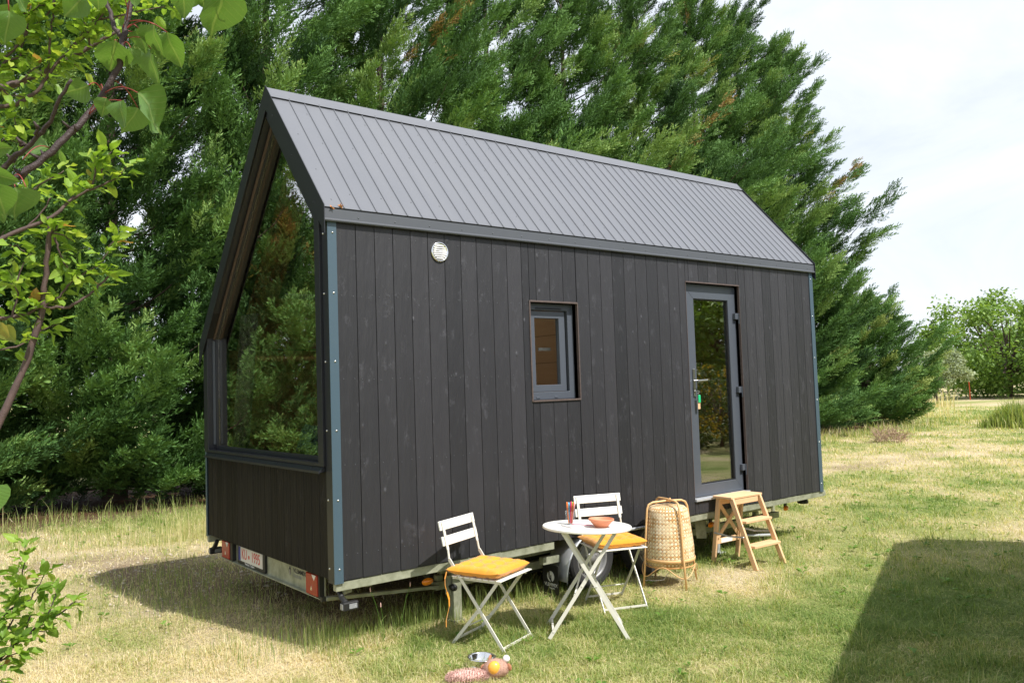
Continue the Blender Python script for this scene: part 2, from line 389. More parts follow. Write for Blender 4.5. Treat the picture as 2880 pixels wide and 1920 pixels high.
M['cypress'] = leaf_mat('far_dark_foliage', [(0.0, (0.02, 0.05, 0.03)), (1.0, (0.05, 0.09, 0.05))], 0.1)
M['broom'] = leaf_mat('yellow_broom', [(0.0, (0.06, 0.11, 0.03)), (0.62, (0.10, 0.17, 0.035)), (0.72, (0.6, 0.40, 0.03)), (1.0, (0.8, 0.52, 0.04))], 0.25)
M['apricot'] = leaf_mat('apricot_leaf', [(0.0, (0.050, 0.130, 0.024)), (0.6, (0.095, 0.21, 0.036)), (0.93, (0.15, 0.27, 0.055)), (1.0, (0.55, 0.30, 0.09))], 0.42, 0.32, spec=0.55, back=(0.17, 0.30, 0.08), vein=0.6)
M['plum'] = leaf_mat('plum_leaf', [(0.0, (0.14, 0.27, 0.04)), (0.6, (0.31, 0.49, 0.07)), (0.96, (0.47, 0.58, 0.10)), (1.0, (0.5, 0.28, 0.1))], 0.5, 0.42, spec=0.4, vein=0.25)
M['dryleaf'] = simple('fallen_orange_leaf', (0.6, 0.26, 0.09), 0.7, var=0.3, scale=80)
M['grass'] = leaf_mat('lawn_blades', [(0.0, (0.150, 0.245, 0.060)), (0.3, (0.325, 0.415, 0.120)), (0.55, (0.56, 0.545, 0.245)), (0.78, (0.76, 0.655, 0.42)), (1.0, (0.84, 0.735, 0.53))], 0.45, 0.6, spec=0.25)
M['weed'] = leaf_mat('lawn_weeds', [(0.0, (0.10, 0.21, 0.03)), (1.0, (0.22, 0.36, 0.07))], 0.35, 0.5)
M['shed'] = stain('weathered_shed_boards', (0.10, 0.085, 0.07), (0.16, 0.135, 0.11))
M['orange'] = simple('orange_red_tape', (0.75, 0.09, 0.03), 0.5)
M['twigs'] = simple('dry_brown_twigs', (0.36, 0.25, 0.17), 0.9, var=0.4, scale=20)

# ------------------------------------------------------------------ ground
def gz(x, y): return (fbm(x, y, 0.35, 2) - 0.5) * 0.03 * np.clip((np.abs(np.asarray(y) - 1) - 3) / 4, 0, 1)
def G(x, y, cx, cy, rx, ry): return np.exp(-((x - cx) / rx) ** 2 - ((y - cy) / ry) ** 2)
def dryness(x, y):
    n = fbm(x, y, 0.9, 4); m = fbm(x + 31, y - 9, 0.22, 3); s = fbm(x - 17, y + 5, 3.2, 3)
    d = 0.415 + 0.95 * (n - 0.5) + 0.7 * (m - 0.5) + 0.55 * (s - 0.5)
    d = d - 0.17 * G(x, y, 4.8, -1.8, 2.6, 1.3) - 0.03 * G(x, y, 2.4, -1.2, 1.6, 0.7) - 0.12 * G(x, y, 9.0, 0.2, 4.0, 0.9) - 0.12 * G(x, y, 0.9, 0.35, 1.2, 0.5)
    d = d + 0.30 * G(x, y, 3.5, -0.5, 1.3, 0.4) + 0.30 * G(x, y, 13.5, 3.4, 6.5, 1.7) + 0.22 * G(x, y, -1.6, 2.6, 1.6, 2.6) + 0.14 * G(x, y, -0.6, 0.4, 1.2, 0.8) + 0.15 * G(x, y, 6.0, 0.7, 2.0, 0.6)
    d = d + 0.10 * np.clip((x - 18) / 20, 0, 1) - 0.25 * G(x, y, 26, 8.5, 8, 1.5)
    return np.clip(d, 0, 1)
def soil(x, y):
    n = fbm(x, y, 1.6, 3)
    s = 0.80 * G(x, y, -0.1, 3.5, 0.9, 1.2) + 1.2 * G(x, y, 2.5, 1.5, 3.0, 1.0) + 0.45 * G(x, y, -1.2, 4.9, 1.3, 0.5) + 0.4 * G(x, y, 13, 3.2, 5, 0.7) + 1.3 * np.clip((y - 7.2) / 1.5, 0, 1) * (x < 24) * (y < 13)
    return np.clip(s * (0.35 + 1.3 * n), 0, 1)
def duff_shade(x, y): return np.clip((y - 7.0) / 1.6, 0, 1) * np.clip((25 - x) / 2, 0, 1) * np.clip((14 - y) / 2, 0, 1)  # mask: leaf litter plus painted crown shade below the hedge
def axis_pts(lo, hi, a, b, step):
    mid = np.arange(a, b, step); l = []; p = a; s = step
    while p > lo: s *= 1.3; p -= s; l.append(p)
    h = []; p = b; s = step
    while p < hi: s *= 1.3; p += s; h.append(p)
    return np.array(l[::-1] + list(mid) + h)
gx = axis_pts(-600, 600, -8, 30, 0.16); gy = axis_pts(-600, 600, -8, 14, 0.16)
X, Y = np.meshgrid(gx, gy, indexing='ij'); nx, ny = X.shape
Vg = np.stack([X, Y, gz(X, Y)], -1).reshape(-1, 3)
I = np.arange(nx * ny).reshape(nx, ny)
Fg = np.stack([I[:-1, :-1], I[1:, :-1], I[1:, 1:], I[:-1, 1:]], -1).reshape(-1, 4)
k = N('lawn_ground'); d = k.attr('dry'); so = k.attr('soil'); du = k.attr('duff_shade'); p = k.pos()
d2 = k.math('ADD', d, k.math('MULTIPLY', k.math('SUBTRACT', k.noise(p, 22, 6, 0.7), 0.5), 0.7))
c = k.ramp(d2, [(0.1, (0.16, 0.23, 0.055)), (0.45, (0.37, 0.37, 0.155)), (0.7, (0.54, 0.45, 0.28)), (0.95, (0.62, 0.52, 0.37))])
sc_ = k.ramp(k.noise(p, 45, 6, 0.7), [(0.3, (0.13, 0.09, 0.06)), (0.6, (0.27, 0.20, 0.135)), (0.75, (0.42, 0.35, 0.26))])
c = k.mix(k.ramp(k.noise(p, 170, 5, 0.75), [(0.35, (0.5,) * 3), (0.6, (0,) * 3)]), c, (0.13, 0.12, 0.05))
c = k.mix(k.ramp(so, [(0.25, (0,) * 3), (0.75, (1,) * 3)]), c, sc_)
c = k.mix(du, c, k.mix(k.noise(p, 30, 5, 0.7), (0.030, 0.020, 0.014), (0.14, 0.075, 0.04)))  # litter brown, kept extra dark to paint in the shade under the crowns
k.color(c); k.set(Roughness=0.95); k.b.inputs['Specular IOR Level'].default_value = 0.1
k.bump(k.noise(p, 60, 6, 0.7), 0.7, 0.03); M['ground'] = k.m
gr = np_mesh('ground', Vg, [Fg], M['ground'], attrs={'dry': dryness(Vg[:, 0], Vg[:, 1]), 'soil': soil(Vg[:, 0], Vg[:, 1]), 'duff_shade': duff_shade(Vg[:, 0], Vg[:, 1])}, smooth=True)
tag(gr, 'sunny lawn of mixed green and straw coloured patches under the tiny house', 'lawn', kind='structure')

# ---------------------------------------------------------------- grass blades
def blades(x, y, h, wd, tint, bend=0.6):
    n = len(x); az = rng.random(n) * 2 * np.pi; lean = rng.normal(0.45, 0.3, n) * bend * h
    z0 = gz(x, y) - 0.004
    fx, fy = np.cos(az), np.sin(az); a2 = az + rng.normal(np.pi / 2, 0.5, n); sx, sy = np.cos(a2) * wd / 2, np.sin(a2) * wd / 2
    P = np.empty((n, 5, 3))
    P[:, 0] = np.stack([x - sx, y - sy, z0], -1); P[:, 1] = np.stack([x + sx, y + sy, z0], -1)
    mx_, my_ = x + fx * lean * 0.35, y + fy * lean * 0.35; mz = z0 + h * 0.6
    P[:, 2] = np.stack([mx_ + sx * 0.8, my_ + sy * 0.8, mz], -1); P[:, 3] = np.stack([mx_ - sx * 0.8, my_ - sy * 0.8, mz], -1)
    P[:, 4] = np.stack([x + fx * lean, y + fy * lean, z0 + h * (1 - 0.25 * np.clip(lean / h, 0, 1) ** 2)], -1)
    b = np.arange(n)[:, None] * 5
    return P.reshape(-1, 3), b + np.array([[0, 1, 2, 3]]), b + np.array([[3, 2, 4]]), np.repeat(tint, 5)
def in_shed(x, y): return np.zeros(len(x), bool)
def lawn_sample(n, d0, d1, power):
    u = rng.random(n); d = d0 * (d1 / d0) ** u if power == 2 else np.sqrt(d0 ** 2 + u * (d1 ** 2 - d0 ** 2))
    a = 0.6658 + (rng.random(n) * 2 - 1) * 0.80
    return CAM.x + np.sin(a) * d, CAM.y + np.cos(a) * d, d
parts = []
x1, y1, dd1 = lawn_sample(210000, 2.2, 6.0, 1); x2, y2, dd2 = lawn_sample(330000, 6.0, 45.0, 2)
x = np.concatenate([x1, x2]); y = np.concatenate([y1, y2]); dd = np.concatenate([dd1, dd2])
dr = dryness(x, y); so_ = soil(x, y)
keep = rng.random(len(x)) > so_ * 0.80
keep &= ~((y > 9.6) & (x < 23)); keep &= rng.random(len(x)) > 0.45 * np.clip(dr - 0.5, 0, 0.5) * 2
x, y, dd, dr = x[keep], y[keep], dd[keep], dr[keep]; n = len(x)
tuft = fbm(x, y, 5.0, 2)
h = (0.020 + 0.045 * rng.random(n) ** 1.5) * (0.35 + 1.9 * tuft ** 1.5) * (1.15 - 0.35 * dr) * (1 + 0.12 * np.clip(dd - 8, 0, 12) / 4)
wd = (0.0028 + 0.0022 * rng.random(n)) * np.clip(dd / 6, 1, 7)
tint = np.clip(dr + rng.normal(0, 0.2, n), 0.0, 1.0)
parts.append(blades(x, y, h, wd, tint, 1.9))
x1, y1, dd1 = lawn_sample(170000, 2.2, 7.0, 1); x2, y2, dd2 = lawn_sample(110000, 7.0, 30.0, 2)
x = np.concatenate([x1, x2]); y = np.concatenate([y1, y2]); dd = np.concatenate([dd1, dd2]); kk = (rng.random(len(x)) > soil(x, y) * 0.75) & ~((y > 8.4) & (x < 24))
x, y, dd = x[kk], y[kk], dd[kk]; n = len(x); sc2 = np.clip(dd / 6, 1, 4)
a = rng.random(n) * 2 * np.pi; l = (0.018 + 0.04 * rng.random(n)) * np.sqrt(sc2); wv = (0.0022 + 0.002 * rng.random(n)) * sc2; z = gz(x, y) + 0.003 + 0.014 * rng.random(n)
P = np.empty((n, 5, 3)); ca, sa = np.cos(a), np.sin(a)
for q_, (t_, sd_, dz) in enumerate(((0, -1, 0), (0, 1, 0), (0.6, 0.8, 0.006), (0.6, -0.8, 0.006), (1.0, 0, -0.004))): P[:, q_] = np.stack([x + ca * l * t_ - sa * wv * sd_ / 2, y + sa * l * t_ + ca * wv * sd_ / 2, z + dz], -1)
b = np.arange(n)[:, None] * 5
parts.append((P.reshape(-1, 3), b + np.array([[0, 1, 2, 3]]), b + np.array([[3, 2, 4]]), np.repeat(np.clip(dryness(x, y) + rng.normal(0.04, 0.2, n), 0.05, 1), 5)))
def patch(n, fx, hlo, hhi, t, ts, w0=0.003, bend=0.5):
    px, py = fx(n); kk = fbm(px, py, 2.5, 3) > 0.36; px, py = px[kk], py[kk]; n = len(px)
    hh = (hlo + (hhi - hlo) * rng.random(n) ** 1.6) * (0.4 + 1.2 * fbm(px, py, 1.8, 2))
    parts.append(blades(px, py, hh, w0 * (0.7 + 0.6 * rng.random(n)), np.clip(rng.normal(t, ts, n), 0, 1), bend))
U = lambda a, b, n: a + (b - a) * rng.random(n)
Nn = lambda a, b, n: rng.normal(a, b, n)
patch(1900, lambda n: (U(-0.1, 1.9, n), Nn(0.20, 0.16, n)), 0.05, 0.20, 0.22, 0.14)
patch(900, lambda n: (U(1.9, 5.6, n), Nn(0.16, 0.2, n)), 0.04, 0.14, 0.2, 0.14)
patch(3000, lambda n: (Nn(-0.25, 0.4, n), U(0.1, 3.6, n)), 0.04, 0.17, 0.26, 0.2)
patch(700, lambda n: (Nn(2.6, 0.9, n), Nn(0.3, 0.25, n)), 0.05, 0.16, 0.15, 0.1)
patch(2600, lambda n: (U(-4.5, 2.2, n), Nn(6.4, 0.6, n)), 0.05, 0.26, 0.40, 0.2, 0.006, 0.5)
patch(1700, lambda n: (Nn(1.1, 0.6, n), Nn(5.4, 0.4, n)), 0.1, 0.32, 0.55, 0.15, 0.005, 0.4)
patch(2200, lambda n: (U(-4.5, 3, n), Nn(7.4, 0.5, n)), 0.08, 0.32, 0.25, 0.15, 0.006, 0.5)
patch(2600, lambda n: (U(8, 22, n), Nn(7.3, 0.4, n)), 0.05, 0.28, 0.62, 0.2, 0.012, 0.7)
patch(2200, lambda n: (U(14, 30, n), Nn(7.9, 0.6, n)), 0.05, 0.30, 0.5, 0.2, 0.018, 0.7)
patch(420, lambda n: (Nn(29, 1.6, n), Nn(10.4, 0.6, n)), 0.15, 0.55, 0.75, 0.12, 0.03, 0.4)
patch(420, lambda n: (Nn(38.5, 0.8, n), Nn(14.4, 0.5, n)), 0.25, 0.8, 0.78, 0.12, 0.04, 0.4)
patch(260, lambda n: (Nn(46, 1.0, n), Nn(11.0, 0.6, n)), 0.2, 0.8, 0.7, 0.2, 0.05, 0.4)
o = 0; VV = []; Q = []; T = []; TI = []
for P, q, t, ti in parts: VV.append(P); Q.append(q + o); T.append(t + o); TI.append(ti); o += len(P)
gb = np_mesh('grass', np.concatenate(VV), [np.concatenate(Q), np.concatenate(T)], M['grass'], attrs={'tint': np.concatenate(TI)})
tag(gb, 'short green and straw coloured grass blades covering the lawn', 'grass', kind='stuff')
# broad leaved weeds in the lawn
VV = []; FF = []; TI = []; o = 0
wx, wy, wd_ = lawn_sample(1500, 2.6, 16, 1)
for x0, y0 in list(zip(wx, wy)):
    if soil(x0, y0) > 0.5 or dryness(x0, y0) > 0.62: continue
    nl = rng.integers(3, 9); s = rng.uniform(0.014, 0.042)
    for j in range(nl):
        a = rng.random() * 6.28; l = s * rng.uniform(0.7, 1.6); wdt = l * 0.3; u = np.array([math.cos(a), math.sin(a), 0]); v = np.array([-u[1], u[0], 0]); z = np.array([0, 0, 1.0])
        b = np.array([x0, y0, 0.02 + 0.02 * rng.random()]) + u * 0.004
        VV += [b, b + u * l * 0.5 + v * wdt + z * l * 0.35, b + u * l + z * l * 0.3, b + u * l * 0.5 - v * wdt + z * l * 0.35]
        FF.append([o, o + 1, o + 2, o + 3]); TI += [rng.random()] * 4; o += 4
tag(np_mesh('lawn_weeds', np.array(VV), [np.array(FF)], M['weed'], attrs={'tint': TI}), 'small broad leaved weeds scattered through the lawn', 'weeds', kind='stuff')
# gravel on the bare patch
oct_v = np.array([(1, 0, 0), (-1, 0, 0), (0, 1, 0), (0, -1, 0), (0, 0, 1), (0, 0, -1.)]); oct_f = np.array([(0, 2, 4), (2, 1, 4), (1, 3, 4), (3, 0, 4), (2, 0, 5), (1, 2, 5), (3, 1, 5), (0, 3, 5)])
VV = []; FF = []; o = 0
for i in range(700):
    x0, y0 = (rng.normal(-0.1, 0.8), rng.normal(3.4, 1.1)) if i % 3 else (rng.normal(-1.6, 1.0), rng.normal(4.8, 0.6))
    s = rng.uniform(0.008, 0.026) * (1.6 if rng.random() < 0.06 else 1)
    a = rng.random() * 6.28; rot = np.array([[math.cos(a), -math.sin(a), 0], [math.sin(a), math.cos(a), 0], [0, 0, 1]])
    VV.append((oct_v * s * rng.uniform(0.6, 1.3, (6, 3)) * (1, 0.8, 0.5)) @ rot.T + (x0, y0, s * 0.2)); FF.append(oct_f + o); o += 6
tag(np_mesh('gravel', np.concatenate(VV), [np.concatenate(FF)], M['stone'], smooth=False), 'pale pebbles on the bare soil beside the gable end', 'gravel', kind='stuff')

# ------------------------------------------------------------------ tiny house on its trailer
L, W = 5.675, 2.55
house = tag(empty('tiny_house'), 'dark boarded tiny house on a trailer with grey metal roof and big gable window', 'tiny house')
H0, eaveZ, ridgeY, ridgeZ, farZ = B, B + 2.433, 0.93, B + 3.504, B + 1.668
# front boards with openings for the window and the door
win = (1.700, 2.200, B + 1.105, B + 1.875); dor = (3.573, 4.374, B + 0.126, B + 2.130)
mb = MB(); bk = MB(); wdt = (L - 0.12) / 39
def boards(mb, x0, x1, z0, z1):
    mb.box(x0 + 0.002, x1 - 0.002, 0.0, 0.02, z0, z1)
for i in range(39):
    x0 = 0.06 + i * wdt; x1 = x0 + wdt; mb.a = rng.random()
    zb = B + rng.uniform(-0.002, 0.003); segs = [(x0, x1, zb, B + 2.40)]
    for (a, b, z0, z1) in (win, dor):
        new = []
        for (p, q, zz0, zz1) in segs:
            if q <= a or p >= b: new.append((p, q, zz0, zz1)); continue
            if p < a: new.append((p, a, zz0, zz1))
            if q > b: new.append((b, q, zz0, zz1))
            p2, q2 = max(p, a), min(q, b); new += [(p2, q2, zz0, z0), (p2, q2, z1, zz1)]
        segs = new
    for (p, q, z0, z1) in segs:
        if q - p > 0.012 and z1 - z0 > 0.01: boards(mb, p, q, z0, z1)
mb.cur = 1
for i in range(39):
    for zz in (0.16, 0.74, 1.30, 1.86, 2.27):
        for dx in (0.03, wdt - 0.03):
            px_ = 0.06 + i * wdt + dx + rng.normal(0, 0.004); pz_ = B + zz + rng.normal(0, 0.006)
            if not any(h[0] - 0.02 < px_ < h[1] + 0.02 and h[2] - 0.02 < pz_ < h[3] + 0.02 for h in (win, dor)): mb.dome((px_, 0.0, pz_), 0.0038, (0, -1, 0), 5)
mb.build('front_cladding', [M['stain'], M['flash']], house, bevel=0.0015, attr='plank')
def wall_holes(mb, x0, x1, z0, z1, y0, y1, holes):
    xs = sorted({x0, x1, *[v for h in holes for v in h[:2]]}); zs = sorted({z0, z1, *[v for h in holes for v in h[2:]]})
    for i in range(len(xs) - 1):
        for j in range(len(zs) - 1):
            cx, cz = (xs[i] + xs[i + 1]) / 2, (zs[j] + zs[j + 1]) / 2
            if any(h[0] < cx < h[1] and h[2] < cz < h[3] for h in holes): continue
            mb.box(xs[i], xs[i + 1], y0, y1, zs[j], zs[j + 1])
wall_holes(bk, 0.03, L - 0.03, B + 0.01, B + 2.38, 0.022, 0.105, [win, dor])
bk.build('wall_core', M['stain_back'], house)
# inside of the house: floor, lining of every wall and both roof slopes
li = MB(); wall_holes(li, 0.13, L - 0.1, B + 0.06, B + 2.38, 0.108, 0.125, [win, dor]); li.box(0.13, L - 0.1, W - 0.12, W - 0.1, B + 0.06, B + 1.63)
li.prism([(0.126, B + 0.06), (W - 0.121, B + 0.06), (W - 0.121, B + 1.66), (ridgeY, B + 3.36), (0.126, B + 2.40)], L - 0.12, L - 0.1)
li.add([(0.25, 0.11, B + 2.39), (L - 0.1, 0.11, B + 2.39), (L - 0.1, ridgeY, B + 3.38), (0.25, ridgeY, B + 3.38)], [(0, 1, 2, 3)])
def lp(x, t): return (x, W - 0.1 + (ridgeY - W + 0.1) * t, B + 1.64 + 1.741 * t)
for xa, xb, ta, tb in ((0.25, L - 0.1, 0, 0.25), (0.25, L - 0.1, 0.75, 1), (0.25, 0.5, 0.25, 0.75), (3.0, L - 0.1, 0.25, 0.75)): li.add([lp(xa, ta), lp(xb, ta), lp(xb, tb), lp(xa, tb)], [(0, 1, 2, 3)])  # lining left open below the added rear roof opening
li.box(3.0, 3.04, 0.9, W - 0.125, B + 0.07, B + 2.0)
li.build('pine_lining', M['pine'], house)
MB().box(0.05, L - 0.05, 0.106, W - 0.06, B + 0.0, B + 0.055).build('floor', M['floor'], house)
ct = MB(); ct.box(3.25, 4.6, W - 0.75, W - 0.13, B + 0.06, B + 0.92); ct.build('kitchen_counter', M['pine'], house, bevel=0.004)
# gable end, the rear wall and the far gable
def roofz(y, off=0.0): return (eaveZ + 1.134 * (y + 0.014) if y < ridgeY else ridgeZ - 1.123 * (y - ridgeY)) - off
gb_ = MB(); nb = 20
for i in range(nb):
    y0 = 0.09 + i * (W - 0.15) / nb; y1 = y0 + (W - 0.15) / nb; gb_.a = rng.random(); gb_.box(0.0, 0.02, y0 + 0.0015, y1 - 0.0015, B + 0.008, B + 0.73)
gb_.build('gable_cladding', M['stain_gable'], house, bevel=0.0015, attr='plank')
out = [(0.088, B + 0.735), (W - 0.03, B + 0.735), (W - 0.03, farZ - 0.02), (ridgeY, ridgeZ - 0.03), (0.088, eaveZ + 0.085)]
inn = [(0.165, B + 0.755), (2.415, B + 0.755), (2.415, B + 1.735), (0.975, B + 3.315), (0.165, B + 2.385)]
MB().ring(out, inn, -0.022, 0.10, 'x').build('gable_frame', M['gableframe'], house, bevel=0.003)
def inset(poly, d):
    n = len(poly); r = []
    c = Vector((sum(p[0] for p in poly) / n, sum(p[1] for p in poly) / n))
    for i in range(n):
        p0, p1, p2 = Vector(poly[i - 1]), Vector(poly[i]), Vector(poly[(i + 1) % n])
        d1 = (p1 - p0).normalized(); d2 = (p2 - p1).normalized(); n1 = Vector((-d1.y, d1.x)); n2 = Vector((-d2.y, d2.x))
        b = (n1 + n2).normalized(); r.append(tuple(p1 + b * d / b.dot(n1)))
    return r
gw = MB().ring(inset(inn, 0.001), inset(inn, 0.032), 0.046, 0.12, 'x').build('gable_window', M['gableframe'], house, bevel=0.003)
MB().ring(inset(inn, 0.02), inset(inn, 0.034), 0.1205, 0.16, 'x').build('inner_reveal', M['gableframe'], gw)
bead = inset(inn, 0.02); gi = inset(inn, 0.033)
MB().prism(gi, 0.064, 0.069, 'x').build('pane', M['gableglass'], gw)
bd = MB(); bd.bar((0.036, bead[2][0], bead[2][1]), (0.036, bead[3][0], bead[3][1]), 0.016, 0.016, (1, 0, 0)); bd.build('bead', M['brownbead'], gw)
st = MB(); st.box(0.025, 0.045, 2.400, 2.4135, B + 0.80, B + 1.71); st.build('glazing_profile', M['joinery'], gw)
sl = MB(); sl.add([(-0.045, 0.10, B + 0.700), (-0.045, 2.44, B + 0.700), (0.0, 2.44, B + 0.748), (0.0, 0.10, B + 0.748), (0.0, 0.10, B + 0.700), (0.0, 2.44, B + 0.700)],
       [(0, 1, 2, 3), (0, 4, 5, 1), (0, 3, 4), (1, 5, 2), (3, 2, 5, 4)])
sl.box(-0.052, -0.0455, 0.095, 2.445, B + 0.692, B + 0.708)
for yy in (0.25, 0.85, 1.55, 2.2): sl.dome((-0.03, yy, B + 0.719), 0.007, (-0.7, 0, 0.6))
sl.build('gable_sill', M['gableframe'], house)
rw = MB(); rw.a = 0.4
rw.box(0.02, L - 0.02, W - 0.02, W, B, farZ - 0.02); rw.prism([(0.03, B), (W - 0.03, B), (W - 0.03, farZ - 0.03), (ridgeY, ridgeZ - 0.04), (0.03, eaveZ - 0.04)], L - 0.03, L - 0.01)
rw.build('rear_cladding', M['stain'], house, attr='plank')
# corner metal
for x0, s in ((0.0, 1), (L, -1)):
    c = MB()
    c.prism([(x0 - s * 0.004, -0.006), (x0 + s * 0.06, -0.006), (x0 + s * 0.06, -0.001), (x0 - s * 0.004, -0.001)], B - 0.012, B + 2.36, 'z')
    co = c.build('corner_trim', M['corner'], house)
    c = MB(); c.box(min(x0 - s * 0.004, x0 - s * 0.0005), max(x0 - s * 0.004, x0 - s * 0.0005), -0.0008, 0.086, B - 0.012, B + 2.36); c.build('shade_toned_flange', M['gableframe'], co)  # same corner metal; its shaded side is put in as a darker colour
    scw = MB()
    for zz in (0.08, 0.52, 0.97, 1.42, 1.87, 2.27):
        scw.dome((x0 + s * 0.032, -0.006, B + zz), 0.008, (0, -1, 0)); scw.dome((x0 - s * 0.004, 0.062, B + zz), 0.008, (-s, 0, 0))
    pieces(scw, 'screw', M['steel'], co, smooth=True)
c = MB(); c.prism([(-0.004, W + 0.005), (0.06, W + 0.005), (0.06, W + 0.001), (0.001, W + 0.001), (0.001, W - 0.03), (-0.004, W - 0.03)], B - 0.012, farZ - 0.03, 'z'); c.build('corner_trim', M['corner'], house)
# roof: standing seam sheet on both slopes
rx0, rx1 = -0.034, L + 0.02
def slope(name, ya, za, yb, zb_, sgn):
    d = Vector((0, yb - ya, zb_ - za)); ln = d.length; d.normalize(); nrm = Vector((0, -d.z, d.y)) if sgn > 0 else Vector((0, d.z, -d.y))
    if nrm.z < 0: nrm = -nrm
    m = MB(); o = Vector((0, ya, za))
    def P(x, t, h): return tuple(Vector((x, 0, 0)) + o + d * t + nrm * h)
    def slab(x0, x1, t0, t1, h0, h1):
        m.add([P(x, t, h) for x in (x0, x1) for t in (t0, t1) for h in (h0, h1)], [(0, 1, 3, 2), (4, 6, 7, 5), (0, 4, 5, 1), (2, 3, 7, 6), (0, 2, 6, 4), (1, 5, 7, 3)])
    seams = [0.115 + 0.1215 * i for i in range(46)]
    edges = [rx0 + 0.002] + seams + [rx1 - 0.002]
    for i in range(len(edges) - 1): 
        for ta, tb in ([(0.0, ln - 0.05)] if sgn > 0 or not 0.5 < edges[i] < 2.9 else [(0.0, ln * 0.25), (ln * 0.75, ln - 0.05)]):
            if edges[i + 1] - edges[i] > 0.01: slab(edges[i] + 0.0012, edges[i + 1] - 0.0012, ta, tb, -0.001, 0.006)
    for x in [x for x in seams if sgn > 0 or not 0.5 < x < 3.0]: m.add([P(x + a, t, h) for t in (-0.004, ln - 0.06) for a, h in ((-0.005, 0.0065), (-0.002, 0.0135), (0.003, 0.0135), (0.004, 0.0065))],
                          [(0, 1, 5, 4), (1, 2, 6, 5), (2, 3, 7, 6), (0, 3, 2, 1), (4, 5, 6, 7)])
    for j, x in enumerate(seams):
        for t in ((0.12, 0.55, 0.97) if j % 2 else ()):
            m.dome(P(x - 0.022, t * ln if t < 0.9 else ln * 0.82, 0.006), 0.0055, nrm)
        if j == 0:
            for t in (0.06, 0.3, 0.6): m.dome(P(0.05, t * ln, 0.006), 0.0055, nrm)
    r = m.build(name, M['roof'], house)
    u = MB()
    for xa, xb, ta, tb in ([(rx0 + 0.01, rx1 - 0.01, 0.008, ln - 0.02)] if sgn > 0 else [(rx0 + 0.01, 0.5, 0.008, ln - 0.02), (3.0, rx1 - 0.01, 0.008, ln - 0.02), (0.5, 3.0, 0.008, ln * 0.25), (0.5, 3.0, ln * 0.75, ln - 0.02)]):
        u.add([P(x, t, h) for x in (xa, xb) for t in (ta, tb) for h in (-0.07, -0.004)], [(0, 1, 3, 2), (4, 6, 7, 5), (0, 4, 5, 1), (2, 3, 7, 6), (0, 2, 6, 4), (1, 5, 7, 3)])
    if sgn < 0:
        q_ = MB(); q_.add([P(x, t, h) for x in (0.5, 3.0) for t in (ln * 0.25, ln * 0.75) for h in (0.0, 0.006)], [(0, 1, 3, 2), (4, 6, 7, 5), (0, 4, 5, 1), (2, 3, 7, 6), (0, 2, 6, 4), (1, 5, 7, 3)]); q_.build('added_roof_light', M['glass'], r)  # glazed opening added out of view to bring daylight inside
    u.build('roof_underlay', M['stain_back'], r)
    # ridge cap on this side and the edge trim along both gables
    cp = MB()
    cp.add([P(x, t, h) for x in (rx0 - 0.004, rx1 + 0.004) for t, h in ((ln - 0.115, 0.019), (ln + 0.004, 0.022), (ln + 0.004, 0.019), (ln - 0.112, 0.016), )], [(0, 1, 5, 4), (1, 2, 6, 5), (2, 3, 7, 6), (3, 0, 4, 7), (0, 3, 2, 1), (4, 5, 6, 7)])
    for j, x in enumerate(seams):
        if j % 2 == 0: cp.dome(P(x + 0.0, ln - 0.10, 0.0195), 0.005, nrm)
    cp.build('ridge_cap', M['roof'], r)
    return r
roof = slope('roof_front', -0.014, eaveZ, ridgeY, ridgeZ, 1)
slope('roof_rear', W + 0.014, farZ, ridgeY, ridgeZ, -1)
for xx, s in ((rx0, -1), (rx1, 1)):
    v_ = 1.134; na = Vector((-v_, 1)).normalized(); nb_ = Vector((1.123, 1)).normalized()
    o_t, o_b = 0.024, -0.10
    def off(h): return [(-0.036 - 0.0, eaveZ - 0.022 * v_ + h * math.hypot(1, v_)), (ridgeY + 0.0, ridgeZ + h * 1.507), (W + 0.034, farZ - 0.02 * 1.123 + h * math.hypot(1, 1.123))]
    t_, b_ = off(o_t), off(o_b)
    e = MB(); e.prism(t_ + b_[::-1], min(xx, xx + s * 0.005), max(xx, xx + s * 0.005), 'x')
    e.f = [f for f in e.f if len(f) < 6] ; n_ = 6
    for k0, flip in ((0, 0), (6, 1)): e.f += [(k0, k0 + 1, k0 + 4, k0 + 5), (k0 + 1, k0 + 2, k0 + 3, k0 + 4)]
    for t in (0.12, 0.5, 0.86):
        e.dome((xx + s * 0.005, ridgeY * t, eaveZ + v_ * ridgeY * t - 0.07), 0.006, (s, 0, 0)); e.dome((xx + s * 0.005, W + (ridgeY - W) * t, farZ + (ridgeZ - farZ) * t - 0.07), 0.006, (s, 0, 0))
    e.build('verge_trim', M['gableframe'], house)
# fascia and its rolled edge under the front eave
fa = MB(); fa.box(rx0, rx1, -0.024, -0.008, B + 2.356, B + 2.424)
fa.tube([(rx0, -0.022, B + 2.349), (rx1, -0.022, B + 2.349)], 0.0115, 10)
for i in range(20): fa.dome((0.215 + 0.2815 * i, -0.024, B + 2.380), 0.006, (0, -1, 0))
fa.build('fascia', M['flash'], house)
